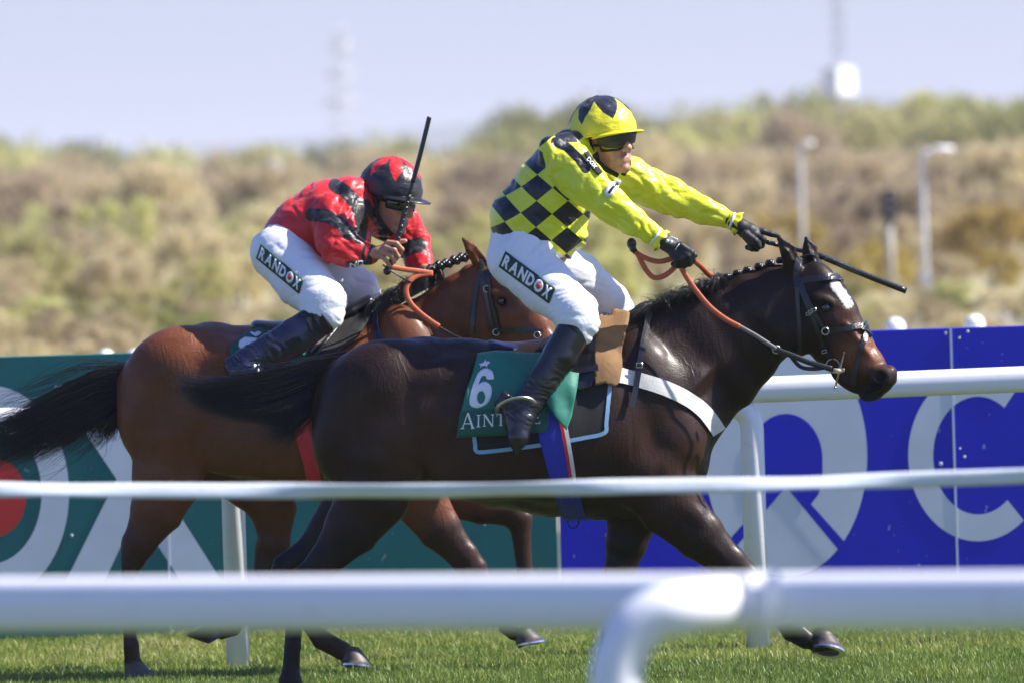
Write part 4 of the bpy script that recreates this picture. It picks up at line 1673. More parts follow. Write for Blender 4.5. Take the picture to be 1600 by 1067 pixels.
base = base * (1 - legs)[:, None] + np.array((0.014, 0.010, 0.009)) * legs[:, None]
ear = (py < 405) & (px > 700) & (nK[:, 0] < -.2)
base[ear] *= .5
dk = np.exp(-((px - 784) / 16) ** 2 - ((py - 473) / 9) ** 2) + np.exp(-((px - 868) / 22) ** 2 - ((py - 592) / 22) ** 2)
base += np.clip(dk, 0, 1)[:, None] * (np.array((0.015, 0.010, 0.009)) - base)
M_COATK = coat_mat('bay_coat', (0.22, 0.085, 0.035), 0.40, 0.09)
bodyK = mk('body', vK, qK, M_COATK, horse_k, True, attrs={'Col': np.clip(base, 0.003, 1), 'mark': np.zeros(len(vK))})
treeK = bvh(vK, qK)
eyeball(K, 784, 471, -.10 - .17 * .14 - .085, .021, horse_k)
for h_ in ((212, 1046, -.15, 0, .92, 0), (552, 1028, .14, -5, .98, -.2), (821, 994, -.13, 10, .92, -.1), (796, 958, .13, -120, .92, 0)):
    hoof(K, horse_k, *h_)
hair_object('tail', K, [
    [(238, 566, 0), (195, 574, 0), (140, 585, -.02), (80, 618, -.03), (20, 648, -.03), (-60, 672, -.02)],
    [(234, 572, 0), (190, 584, 0), (135, 600, -.03), (75, 634, -.04), (15, 664, -.03), (-60, 690, -.02)],
    [(230, 578, 0), (186, 596, 0), (132, 618, -.03), (72, 652, -.04), (12, 682, -.03), (-60, 706, -.02)],
    [(226, 586, 0), (182, 610, 0), (130, 636, -.03), (72, 668, -.04), (14, 698, -.03), (-55, 726, -.02)],
    [(222, 596, 0), (182, 622, 0), (135, 650, -.03), (80, 682, -.04), (24, 712, -.03), (-45, 745, -.02)],
    [(218, 606, 0), (190, 632, 0), (168, 648, -.03), (150, 660, -.03), (120, 680, -.02), (60, 720, -.02)],
    [(214, 616, 0), (198, 640, 0), (190, 655, -.02), (185, 668, -.02), (180, 678, -.02), (176, 692, -.02)],
], 1900, horse_k, 0.0021, 1.0, 4, 0.19, clumps=110)
hair_object('tail', K, [
    [(238, 566, 0), (190, 566, 0), (130, 566, -.02), (70, 590, -.03), (10, 612, -.03), (-60, 640, -.02)],
    [(232, 574, 0), (184, 590, 0), (130, 612, -.03), (72, 630, -.04), (15, 640, -.03), (-60, 650, -.02)],
    [(224, 592, 0), (182, 620, 0), (135, 655, -.03), (80, 700, -.04), (24, 735, -.03), (-45, 770, -.02)],
    [(216, 606, 0), (195, 645, 0), (175, 672, -.03), (160, 690, -.03), (130, 705, -.02), (90, 720, -.02)],
], 130, horse_k, 0.0019, 1.5, 14, 0.4)
mg = []
for k in range(10):
    t = k / 9
    x = 588 + 100 * t
    y = np.interp(x, [588, 640, 690], [478, 446, 420])
    mg.append([(x + 8, y + 16, -.02), (x + 3, y, -.03), (x - 8, y - 6 + 3 * math.sin(k * 2.1), -.06), (x - 18 + 5 * math.sin(k * 3.3), y + 10, -.1), (x - 16, y + 38 + 8 * math.sin(k), -.12)])
hair_object('mane', K, mg, 900, horse_k, 0.0018, 1.0, 6, 0.07, 12)
for k, (x, y) in enumerate(((676, 420), (688, 415), (700, 412), (712, 407), (724, 403), (737, 398))):
    mb = MB()
    c = K.p(x, y, -.06)
    for j in range(10):
        th = j * 2.4
        mb.sphere(c + np.array((math.cos(th) * .014, math.sin(th) * .014, .008 * math.sin(j * 1.7))), .014, 8, 6, (1, 1, 1.05))
    mb.build('plait', M_HAIR, horse_k, True)
# ================================================================== TACK
def subdivide_2d(v2, f, maxlen):
    bm = bmesh.new()
    vs = [bm.verts.new((p[0], p[1], 0)) for p in v2]
    for q in f:
        try:
            bm.faces.new([vs[i] for i in q])
        except ValueError:
            pass
    bmesh.ops.triangulate(bm, faces=bm.faces[:])
    for _ in range(7):
        es = [e for e in bm.edges if e.calc_length() > maxlen]
        if not es:
            break
        bmesh.ops.subdivide_edges(bm, edges=es, cuts=1)
        bmesh.ops.triangulate(bm, faces=bm.faces[:])
    bm.verts.index_update()
    V = [(q.co.x, q.co.y) for q in bm.verts]
    Fc = [tuple(q.index for q in fc.verts) for fc in bm.faces]
    bm.free()
    return V, Fc


def fill_2d(loops):
    bm = bmesh.new()
    es = []
    for lp in loops:
        vs = [bm.verts.new((p[0], p[1], 0)) for p in lp]
        for i in range(len(vs)):
            es.append(bm.edges.new((vs[i], vs[(i + 1) % len(vs)])))
    bmesh.ops.triangle_fill(bm, use_beauty=True, edges=es, normal=(0, 0, 1))
    bm.verts.index_update()
    V = [(q.co.x, q.co.y) for q in bm.verts]
    Fc = [tuple(q.index for q in fc.verts) for fc in bm.faces]
    bm.free()
    return V, Fc


def orient_to_camera(v, f):
    v = np.asarray(v)
    out = []
    for q in f:
        n = np.cross(v[q[1]] - v[q[0]], v[q[2]] - v[q[0]])
        out.append(q if n[1] < 0 else tuple(reversed(q)))
    return out


def sided(name, v, f, mat, parent, smooth, thick, mirror):
    """the piece on the near side and, if asked, its twin on the far flank"""
    v = np.asarray(v, float)
    jobs = [(v, list(f))]
    if mirror is not None:
        w = v.copy()
        w[:, 1] = 2 * mirror - w[:, 1]
        jobs.append((w, [tuple(reversed(q)) for q in f]))
    out = []
    for vv, ff in jobs:
        o = mk(name, vv, ff, mat, parent, smooth)
        if thick:
            s_ = o.modifiers.new('thickness', 'SOLIDIFY')
            s_.thickness = thick
            s_.offset = 1.0
        out.append(o)
    return out[0]


def drape(name, v2, f, tree, Y, off, mat, parent, thick=0.003, maxlen=7, mirror=None, waves=0.0, wseed=0, smooth=True):
    """lay a flat cut-out (photo pixel outline) onto a body, with real thickness"""
    V, Fc = subdivide_2d(v2, f, maxlen)
    pts = []
    for p in V:
        o = off
        if waves:
            o += waves * (0.5 + 0.5 * float(vnoise(np.array([[p[0] * .045, p[1] * .028, wseed]]))[0]))
        pts.append(cast(tree, p[0], p[1], o, Y))
    pts = np.array(pts)
    Fc = orient_to_camera(pts, Fc)
    return sided(name, pts, Fc, mat, parent, smooth, thick, mirror)


def drape_poly(name, pts, tree, Y, off, mat, parent, **kw):
    return drape(name, *fill_2d([pts]), tree, Y, off, mat, parent, **kw)


def strap(name, line, w, tree, Y, off, mat, parent, thick=0.004, mirror=None, n=5, cols=3, ws=None):
    """leather strap lying on a body along a photo polyline, w px wide"""
    c = spline(np.array(line, float), n)
    t = np.gradient(c, axis=0)
    t /= np.linalg.norm(t, axis=1)[:, None] + 1e-9
    nn = np.stack((-t[:, 1], t[:, 0]), 1)
    m = len(c)
    pts, f = [], []
    for i in range(m):
        wi = w if ws is None else np.interp(i / (m - 1), np.linspace(0, 1, len(ws)), ws)
        for k in range(cols):
            p = c[i] + nn[i] * wi * (k / (cols - 1) - 0.5)
            pts.append(cast(tree, p[0], p[1], off, Y))
        if i:
            for k in range(cols - 1):
                f.append(((i - 1) * cols + k, i * cols + k, i * cols + k + 1, (i - 1) * cols + k + 1))
    pts = np.array(pts)
    # even out jumps in depth
    D = pts.reshape(m, cols, 3)
    for _ in range(3):
        D[1:-1, :, 1] = (D[:-2, :, 1] + 2 * D[1:-1, :, 1] + D[2:, :, 1]) / 4
    pts = D.reshape(-1, 3)
    f = orient_to_camera(pts, f)
    return sided(name, pts, f, mat, parent, False, thick, mirror)


def text_2d(txt, bold=0.0):
    """outline of a word in the built-in font, unit cap height about 1"""
    cu = bpy.data.curves.new('lettering', 'FONT')
    cu.body = txt
    cu.fill_mode = 'FRONT'
    cu.resolution_u = 6
    cu.offset = bold
    o = bpy.data.objects.new('lettering', cu)
    COL.objects.link(o)
    dg = bpy.context.evaluated_depsgraph_get()
    me = bpy.data.meshes.new_from_object(o.evaluated_get(dg))
    v = [(p.co.x, p.co.y) for p in me.vertices]
    f = [tuple(p.vertices) for p in me.polygons]
    bpy.data.objects.remove(o)
    bpy.data.curves.remove(cu)
    bpy.data.meshes.remove(me)
    v = np.array(v)
    v -= v.min(axis=0)
    h = v[:, 1].max()
    return v / h, f


def place_2d(v, o, xdir, ydir, width=None, height=None):
    """map a unit word to photo pixels: origin o, unit directions, sizes"""
    v = np.array(v, float)
    w = v[:, 0].max()
    o, xd, yd = np.array(o, float), np.array(xdir, float), np.array(ydir, float)
    return [tuple(o + xd * (p[0] / w * width) + yd * p[1] * height) for p in v]


def serif_letter(ch):
    """hand-drawn serif capitals as stroke quads in a unit box; returns (quads, advance)"""
    q = []

    def bar(x0, y0, x1, y1, w):
        d = np.array((x1 - x0, y1 - y0), float)
        d /= np.linalg.norm(d)
        n = np.array((-d[1], d[0])) * w / 2
        q.append([(x0 + n[0], y0 + n[1]), (x1 + n[0], y1 + n[1]), (x1 - n[0], y1 - n[1]), (x0 - n[0], y0 - n[1])])

    def ser(x, y, w=.3):
        q.append([(x - w / 2, y - .03), (x + w / 2, y - .03), (x + w / 2, y + .03), (x - w / 2, y + .03)])
    if ch == 'A':
        bar(.08, 0, .45, 1, .07), bar(.45, 1, .86, 0, .15), bar(.2, .33, .68, .33, .06), ser(.08, .03, .26), ser(.86, .03, .3)
        return q, 1.0
    if ch == 'I':
        bar(.2, 0, .2, 1, .14), ser(.2, .03, .36), ser(.2, .97, .36)
        return q, .5
    if ch == 'N':
        bar(.15, 0, .15, 1, .07), bar(.15, 1, .78, 0, .14), bar(.78, 0, .78, 1, .07), ser(.15, .03, .26), ser(.12, .97, .2), ser(.78, .97, .26)
        return q, .98
    if ch == 'T':
        bar(.36, 0, .36, 1, .14), bar(.02, .96, .7, .96, .08), ser(.36, .03, .3), bar(.04, .96, .04, .78, .05), bar(.68, .96, .68, .78, .05)
        return q, .76
    if ch == 'R':
        bar(.16, 0, .16, 1, .14), bar(.16, .96, .45, .96, .07), bar(.45, .97, .58, .75, .1), bar(.58, .75, .45, .5, .1), bar(.45, .5, .16, .5, .07), bar(.4, .5, .74, 0, .14), ser(.16, .03, .32), ser(.74, .03, .18)
        return q, .86
    if ch == 'E':
        bar(.16, 0, .16, 1, .14), bar(.1, .965, .6, .965, .07), bar(.16, .52, .5, .52, .06), bar(.1, .035, .64, .035, .07), bar(.59, .97, .59, .8, .05), bar(.62, .03, .62, .22, .05), bar(.5, .6, .5, .44, .05)
        return q, .74
    return q, .5


M_LEATH = simple('black_leather', (0.010, 0.010, 0.012), 0.34, 0.3, 30, 0.25, 120, coat=0.2)
M_LEATHB = simple('blue_black_leather', (0.010, 0.013, 0.048), 0.42, 0.3, 20, 0.3, 60, spec=0.3)
M_PAD = simple('black_pad', (0.016, 0.015, 0.015), 0.85, 0.2, 60, 0.3, 300)
M_EDGE = simple('light_blue_edging', (0.24, 0.42, 0.62), 0.7, 0.1, 40)
M_GREEN = simple('green_cloth', (0.005, 0.17, 0.115), 0.62, 0.18, 9, 0.5, 30, sheen=0.2)
M_GREEND = simple('dark_green_cloth', (0.004, 0.085, 0.055), 0.62, 0.12, 14, 0.15, 200)
M_WHITEP = simple('white_print', (0.78, 0.79, 0.80), 0.6, 0.05, 20)
M_GIRTHB = simple('blue_webbing', (0.015, 0.025, 0.36), 0.6, 0.15, 40, 0.3, 150)
M_GIRTHR = simple('red_webbing', (0.50, 0.02, 0.03), 0.6, 0.15, 40, 0.3, 150)
M_WHITEG = simple('white_girth', (0.66, 0.64, 0.60), 0.65, 0.12, 18, 0.25, 120)
M_TAN = simple('tan_suede', (0.23, 0.125, 0.047), 0.85, 0.2, 14, 0.4, 60)
M_REIN = simple('orange_rubber', (0.46, 0.098, 0.030), 0.55, 0.15, 40, 0.3, 200)
M_GREIN = simple('grey_leather', (0.17, 0.16, 0.16), 0.5, 0.15, 40)
M_RUBBER = simple('cream_rubber', (0.66, 0.58, 0.36), 0.5, 0.1, 40)
TF = treeF

# ---- saddlecloth and saddle of the leading horse
cloth = empty('saddlecloth', F.p(790, 680, -.32), 'green number 6 saddlecloth over a black pad edged in light blue', 'saddlecloth')
drape_poly('pad', [(738, 600), (760, 590), (955, 588), (953, 602), (946, 676), (870, 692), (746, 706), (741, 686)], TF, YF, .004, M_PAD, cloth, thick=.006, mirror=YF)
strap('edging', [(741, 680), (743, 693), (746, 705), (770, 704), (820, 698), (870, 691), (910, 684), (944, 676), (947, 660), (950, 630), (954, 592)], 6, TF, YF, .011, M_EDGE, cloth, .003, YF, 4)
drape_poly('number_cloth', [(745, 556), (775, 552), (868, 556), (862, 600), (858, 640), (855, 674), (800, 679), (714, 683), (716, 664), (728, 612)], TF, YF, .014, M_GREEN, cloth, thick=.002, mirror=YF, waves=.012)
drape_poly('cloth_band', [(719, 642), (760, 640), (857, 634), (855, 673), (800, 678), (715, 682), (716, 664)], TF, YF, .0175, M_GREEND, cloth, thick=.0012, mirror=YF, waves=.012)
six = spline([(425, 290), (408, 252), (360, 232), (305, 240), (266, 272), (240, 335), (212, 430), (196, 515), (212, 562), (270, 580), (335, 562), (388, 518), (410, 440), (398, 380), (352, 350), (305, 358), (284, 372), (292, 335), (312, 302), (348, 300), (364, 328), (428, 326)], 4)
hole = [(308 + 40 * math.cos(t), 487 + 56 * math.sin(t)) for t in np.linspace(0, 2 * math.pi, 21)[:-1]]
cv = lambda ps: [(700 + p[0] / 5.93, 540 + p[1] / 5.93) for p in ps]
drape('number_6', *fill_2d([cv(six), cv(hole)[::-1]]), TF, YF, .0185, M_WHITEP, cloth, thick=.0006, maxlen=5, waves=.012)
drape_poly('rider_emblem', [(746, 572), (753, 571), (757, 566), (759, 570), (763, 568), (766, 571), (762, 573), (760, 576), (762, 579), (761, 577), (757, 575), (751, 575), (748, 578), (749, 574)], TF, YF, .0185, M_WHITEP, cloth, thick=.0006, maxlen=4, waves=.012)
quads, fq = [], []
xs = {0: (721, 741, 669, 24), 1: (745, 753, 667, 19), 2: (755, 773, 666, 18.5), 3: (776, 790, 665, 18), 4: (793, 809, 664, 18), 5: (814, 828, 663.5, 18), 6: (831, 845, 662, 18)}
for i, ch in enumerate('AINTREE'):
    x0, x1, yb, hh = xs[i]
    qs, adv = serif_letter(ch)
    for q in qs:
        n = len(quads)
        quads += [(x0 + (p[0] + .12 * 0) * (x1 - x0) / (adv * .92), yb - p[1] * hh) for p in q]
        fq.append(tuple(range(n, n + 4)))
drape('cloth_lettering', quads, fq, TF, YF, .0205, M_WHITEP, cloth, thick=0, maxlen=5, waves=.012)
drape_poly('folded_flap', [(846, 588), (880, 587), (906, 586), (902, 604), (896, 630), (892, 652), (884, 672), (866, 652), (853, 628), (846, 606)], TF, YF, .034, M_GREEN, cloth, thick=.002, maxlen=4, waves=.03, wseed=4)
strap('girth', [(846, 600), (856, 660), (868, 710), (884, 765), (900, 812)], 36, TF, YF, .016, M_GIRTHB, cloth, .004, YF, 6)
strap('girth_stripe', [(872, 640), (880, 680), (887, 720), (893, 756)], 5, TF, YF, .0215, M_GIRTHR, cloth, .0008, YF, 5)
strap('girth_stripe', [(878, 640), (886, 682), (893, 722), (898, 758)], 6, TF, YF, .0215, M_WHITEG, cloth, .0008, YF, 5)
for px_, py_ in ((884, 776), (896, 806)):
    mb = MB()
    c = cast(TF, px_, py_, .026, YF)
    ring_ = [c + np.array((math.cos(t) * .022, -.004, math.sin(t) * .028)) for t in np.linspace(0, 2 * math.pi, 17)]
    mb.tube(ring_, .0035, 6)
    mb.build('girth_buckle', M_LEATH, cloth, True)

saddle = empty('saddle', F.p(820, 545, 0), 'small blue-black racing saddle under the rider in yellow', 'saddle')
S = SDF(F.p(740, 600, -.36), F.p(990, 470, .36), .006)
chain(S, F, [(768, 541, 0, 11, .12), (800, 549, 0, 12, .13), (850, 549, 0, 13, .12), (905, 524, 0, 13, .10), (945, 500, 0, 12, .08)], .02)
v, q = S.mesh(2)
mk('seat', v, q, M_LEATHB, saddle)
drape_poly('flap', [(845, 545), (905, 500), (938, 500), (942, 540), (938, 575), (925, 606), (905, 612), (880, 602), (860, 585)], TF, YF, .02, M_LEATH, saddle, thick=.006, mirror=YF)
drape_poly('wither_pad', [(930, 540), (935, 505), (946, 497), (966, 493), (985, 496), (982, 512), (974, 545), (965, 600), (958, 606), (945, 600), (930, 604)], TF, YF, .024, M_TAN, saddle, thick=.008, mirror=YF, waves=.006)
strap('flap_edge', [(846, 600), (875, 592), (905, 582), (935, 577)], 9, TF, YF, .032, M_LEATH, saddle, .004)

bg = empty('breastgirth', F.p(1000, 590, -.3), 'white elastic breastgirth with a black neck strap on the leading horse', 'breastgirth')
strap('chest_band', [(930, 581), (960, 585), (1000, 594), (1040, 607), (1075, 624), (1098, 642), (1111, 658), (1122, 674)], 23, TF, YF, .007, M_WHITEG, bg, .003, YF, 8, 5)
strap('neck_strap', [(1016, 490), (1008, 520), (1001, 560), (994, 600), (985, 636)], 9, TF, YF, .019, M_LEATH, bg, .004, YF, 5)
strap('billet', [(936, 582), (950, 584), (965, 586)], 10, TF, YF, .019, M_LEATH, bg, .003, YF, 5)
for px_, py_, w_, h_ in ((934, 580, 9, 14), (999, 572, 9, 7), (962, 586, 8, 8)):
    mb = MB()
    c = cast(TF, px_, py_, .024, YF)
    s_ = F.m
    ring_ = [c + np.array((x * w_ * s_ / 2, -.002, z * h_ * s_ / 2)) for x, z in ((-1, -1), (1, -1), (1, 1), (-1, 1), (-1, -1))]
    mb.tube(ring_, .0025, 6)
    mb.build('buckle', M_METAL, bg, True)

# ---- bridle of the leading horse
br = empty('bridle', F.p(1265, 430, -.1), 'black leather bridle with crossed noseband on the leading horse', 'bridle')
B_ = lambda nm, ln, w, off=.006, m=M_LEATH, par=None, **k: strap(nm, ln, w, TF, YF - .06, off, m, par or br, .0028, **k)
B_('browband', [(1248, 442), (1262, 438), (1285, 435), (1305, 434), (1318, 437)], 9.5, .010)
B_('headpiece', [(1246, 404), (1244, 425), (1247, 450)], 9, .010)
B_('cheekpiece', [(1246, 442), (1256, 462), (1267, 487), (1280, 520), (1290, 545), (1300, 562)], 6.5, .009)
B_('cheekpiece', [(1252, 440), (1264, 470), (1277, 495), (1289, 516)], 5, .008)
B_('throatlash', [(1246, 450), (1248, 480), (1249, 515), (1250, 552)], 6, .008)
B_('noseband', [(1290, 517), (1310, 515), (1330, 512), (1350, 509), (1362, 516)], 8.5, .009)
B_('noseband', [(1356, 512), (1350, 530), (1343, 552), (1337, 575), (1334, 600)], 8, .010)
B_('noseband_patch', [(1348, 508), (1358, 514), (1366, 521)], 15, .013)
for (px_, py_, r_) in ((1290, 517, 5.5), (1303, 570, 10.5), (1213, 546, 6)):
    mb = MB()
    c = cast(TF, px_, py_, .014, YF - .05) if px_ != 1213 else F.p(1213, 546, -.2)
    mb.tube([c + np.array((math.cos(t) * r_ * F.m, -.003 * math.sin(t), math.sin(t) * r_ * F.m)) for t in np.linspace(0, 2 * math.pi, 19)], .0028, 6)
    mb.build('bit_ring', M_METAL, br, True)
for (px_, py_) in ((1267, 487), (1272, 484), (1289, 548), (1264, 490)):
    mb = MB()
    c = cast(TF, px_, py_, .014, YF - .05)
    mb.tube([c + np.array((x * .009, -.002, z * .007)) for x, z in ((-1, -1), (1, -.6), (1, 1), (-1, .6), (-1, -1))], .0018, 5)
    mb.build('buckle', M_METAL, br, True)
mb = MB()
c = cast(TF, 1312, 578, .022, YF - .1)
a_, b_ = F.p(1319, 551, c[1] - YF - .01), F.p(1305, 605, c[1] - YF - .02)
mb.tube([a_, (a_ + b_) / 2, b_], [.0035, .0048, .0035], 8)
mb.sphere(a_, .006, 8, 6)
mb.sphere(b_, .006, 8, 6)
mb.build('cheek_bar', simple('brass', (0.50, 0.40, 0.22), 0.3, 0.1, 30, metal=1.0), br, True)
mb = MB()
mb.tube([c + np.array((-.022, -.016, .002)), c + np.array((0, -.018, .001)), c + np.array((.022, -.012, .004))], [.010, .012, .007], 12)
mb.build('bit_guard', M_RUBBER, br, True)


def strap_free(name, pts, hw, ht, mat, parent, n=8, up=None):
    """free-hanging strap: oval section swept along 3D points (half width, half thickness)"""
    c = spline(np.array(pts), n)
    mb = MB()
    mb.tube(c, 1.0, 10, True, (hw, ht), up)
    return mb.build(name, mat, parent, True)


rn = empty('reins', F.p(1100, 450, -.2), 'orange rubber-grip reins running from the black glove to the dark horse', 'reins')
yn = -.21
q = lambda x, y, o: F.p(x, y, o)
strap_free('near_rein', [q(1058, 404, -.215), q(1068, 425, -.22), q(1084, 450, -.225), q(1108, 479, -.23), q(1132, 498, -.235), q(1156, 511, -.235)], .0108, .0036, M_REIN, rn, 8, (0, 1, 0))
strap_free('rein_leather', [q(1153, 509, -.235), q(1180, 524, -.23), q(1213, 545, -.22)], .0085, .003, M_GREIN, rn, 6, (0, 1, 0))
strap_free('rein_end', [q(1213, 546, -.218), q(1240, 556, -.215), q(1262, 565, -.21), q(1285, 572, -.205), q(1300, 576, -.2)], .0115, .004, M_LEATH, rn, 6, (0, 1, 0))
strap_free('curb_strap', [q(1232, 552, -.2), q(1250, 572, -.14), q(1270, 576, -.14), q(1290, 574, -.19)], .008, .003, M_LEATH, rn, 6, (0, 1, 0))
strap_free('rein_loop', [q(1058, 402, -.2), q(1030, 409, -.2), q(1005, 402, -.2), q(986, 389, -.2)], .0105, .0036, M_REIN, rn, 8, (0, 1, 0))
strap_free('rein_loop', [q(997, 398, -.19), q(1008, 420, -.19), q(1022, 434, -.19), q(1040, 430, -.19), q(1056, 416, -.19), q(1064, 404, -.2)], .0105, .0036, M_REIN, rn, 8, (0, 1, 0))
strap_free('far_rein', [q(1080, 404, -.15), q(1094, 416, -.1), q(1110, 431, -.02), q(1130, 440, .06), q(1150, 438, .10), q(1162, 434, .13)], .0105, .0036, M_REIN, rn, 8, (0, 1, 0))

# ---- tack of the chasing horse
TK = treeK
clk = empty('saddlecloth', K.p(400, 570, -.3), 'dark green saddlecloth with a white number, mostly behind the red rider boot', 'saddlecloth')
drape_poly('number_cloth', [(384, 521), (405, 516), (500, 518), (500, 575), (440, 590), (372, 600), (358, 548), (362, 540)], TK, YK, .010, M_GREEND, clk, thick=.002, mirror=YK, waves=.012)
drape_poly('number', [(374, 536), (382, 531), (400, 533), (398, 540), (392, 545), (388, 556), (378, 552), (372, 542)], TK, YK, .0135, M_WHITEP, clk, thick=.0006, maxlen=5, waves=.012)
drape_poly('rider_emblem', [(390, 523), (398, 525), (402, 522), (408, 524), (404, 528), (398, 531), (392, 527)], TK, YK, .0135, M_WHITEP, clk, thick=.0006, maxlen=4, waves=.012)
strap('girth', [(478, 530), (470, 565), (466, 610), (468, 650), (476, 690), (485, 722), (492, 760)], 22, TK, YK, .012, M_GIRTHR, clk, .004, YK, 6)
sdk = empty('saddle', K.p(450, 510, 0), 'black racing saddle with a tall pommel under the rider in red', 'saddle')
S = SDF(K.p(370, 570, -.36), K.p(620, 440, .36), .006)
chain(S, K, [(402, 512, 0, 12, .10), (440, 516, 0, 13, .13), (500, 512, 0, 13, .12), (550, 486, 0, 12, .10), (578, 470, 0, 10, .08)], .02)
v, q_ = S.mesh(2)
mk('seat', v, q_, M_LEATH, sdk)
drape_poly('flap', [(500, 530), (530, 490), (556, 465), (588, 468), (580, 500), (560, 530), (530, 552), (505, 560), (488, 555)], TK, YK, .022, M_PAD, sdk, thick=.006, mirror=YK)
drape_poly('knee_roll', [(482, 556), (502, 528), (530, 500), (545, 470), (556, 472), (548, 496), (530, 520), (508, 545), (492, 562)], TK, YK, .034, M_LEATH, sdk, thick=.008, mirror=YK)
strap('piping', [(486, 556), (510, 532), (534, 506), (548, 472)], 3, TK, YK, .045, M_GREIN, sdk, .003)
strap('neck_strap', [(594, 478), (588, 500), (590, 520), (598, 534)], 9, TK, YK, .012, M_LEATHB, sdk, .004, YK)
brk = empty('bridle', K.p(775, 420, -.2), 'black leather bridle on the bay horse with plaited mane', 'bridle')
Bk = lambda nm, ln, w, off=.007, m=M_LEATH: strap(nm, ln, w, TK, YK - .15, off, m, brk, .0028)
Bk('headpiece', [(752, 405), (752, 430), (756, 452)], 9, .010)
Bk('browband', [(752, 432), (766, 426), (785, 424), (800, 428)], 8, .010)
Bk('cheekpiece', [(756, 430), (759, 455), (764, 480), (768, 505), (774, 525)], 6, .009)
Bk('cheekpiece', [(762, 428), (766, 460), (774, 490), (780, 515)], 5, .009)
Bk('throatlash', [(748, 430), (742, 470), (738, 520)], 6, .008)
Bk('noseband', [(776, 518), (800, 517), (825, 517), (848, 519)], 8, .009)
for px_, py_ in ((776, 518), (762, 452), (840, 524)):
    mb = MB()
    c = cast(TK, px_, py_, .014, YK - .2)
    mb.tube([c + np.array((math.cos(t) * .014, -.003, math.sin(t) * .014)) for t in np.linspace(0, 2 * math.pi, 17)], .0025, 6)
    mb.build('bit_ring', M_METAL, brk, True)
rk = empty('reins', K.p(650, 440, -.25), 'orange reins looping from the red jockey hand to the bay horse', 'reins')
q = lambda x, y, o: K.p(x, y, o)
strap_free('rein_loop', [q(604, 416, -.25), q(630, 421, -.22), q(655, 424, -.19), q(676, 427, -.16)], .0108, .0036, M_REIN, rk, 8, (0, 1, 0))
strap_free('near_rein', [q(676, 427, -.16), q(652, 431, -.19), q(637, 444, -.21), q(635, 460, -.22), q(644, 478, -.23), q(664, 496, -.235), q(686, 511, -.24)], .0125, .0045, M_REIN, rk, 8, (0, 1, 0))
strap_free('rein_leather', [q(685, 510, -.24), q(710, 524, -.24), q(750, 540, -.25), q(790, 550, -.28), q(840, 556, -.32)], .004, .002, M_LEATH, rk, 8, (0, 1, 0))
# ================================================================== JOCKEYS
def satin_mat(name, color_fn, rough=0.30, bump=0.35, bs=18):
    m, nt, b = new_mat(name)
    col = color_fn(nt)
    nz = noise_n(nt, 6, 3)
    col = mix_rgb(nt, math_n(nt, 'MULTIPLY', nz, 0.12), col, (0, 0, 0))
    nt.links.new(col, b.inputs['Base Color'])
    b.inputs['Roughness'].default_value = rough
    b.inputs['Specular IOR Level'].default_value = 0.45
    b.inputs['Sheen Weight'].default_value = 0.1
    b.inputs['Coat Weight'].default_value = 0.1
    b.inputs['Coat Roughness'].default_value = 0.25
    w1 = noise_n(nt, bs * .8, 3, 0.5, stretch=(.7, .8, 1.5), dist=1.6)
    w2 = noise_n(nt, bs * 3.2, 2, 0.5, stretch=(1.4, .7, 1.0), dist=0.8)
    hgt = math_n(nt, 'ADD', w1, math_n(nt, 'MULTIPLY', w2, 0.3))
    bump_n(nt, b, hgt, bump, 0.012)
    return m


def step_n(nt, x, edge, soft):
    return math_n(nt, 'MULTIPLY', math_n(nt, 'SUBTRACT', x, edge), 1.0 / soft, clamp=True)


def folds(v, n, axis_pts, amp, freq_s, freq_c, seed):
    """cloth folds: ridged noise stretched around the limb axis nearest to each point"""
    best = np.full(len(v), 1e9)
    s_al = np.zeros(len(v))
    cum = 0
    perp = np.zeros(len(v))
    for a, b in zip(axis_pts[:-1], axis_pts[1:]):
        a, b = np.array(a), np.array(b)
        d = b - a
        L = np.linalg.norm(d)
        d = d / L
        t = np.clip((v - a) @ d, 0, L)
        q = v - a - t[:, None] * d
        dist = np.linalg.norm(q, axis=1)
        up = np.cross(d, (0, 1, 0))
        up /= np.linalg.norm(up) + 1e-9
        m = dist < best
        best[m] = dist[m]
        s_al[m] = (cum + (v - a) @ d)[m]
        perp[m] = (q @ up)[m]
        cum += L
    w = fbm(np.stack((s_al * 9, perp * 9, v[:, 1] * 9), 1), 2, seed + 50) * 0.6
    p = np.stack((s_al * freq_s + w, perp * freq_c + s_al * freq_c * .35 + w, v[:, 1] * freq_c), 1)
    r = 1 - 2.4 * np.abs(vnoise(p, seed)) ** 0.8
    p2 = np.stack((s_al * freq_s * 2.3 - perp * freq_s * 1.2 + w, perp * freq_c * 1.3 + w, v[:, 1] * freq_c * 1.3), 1)
    r2 = 1 - 2.4 * np.abs(vnoise(p2 + 5.1, seed + 1)) ** 0.8
    return v + n * (amp * (r + 0.5 * r2))[:, None]


def frame_head(fwd, up):
    f = np.array(fwd, float)
    f /= np.linalg.norm(f)
    u = np.array(up, float)
    u -= f * (u @ f)
    u /= np.linalg.norm(u)
    s = np.cross(u, f)          # towards the rider's left... used symmetrically
    return f, u, s


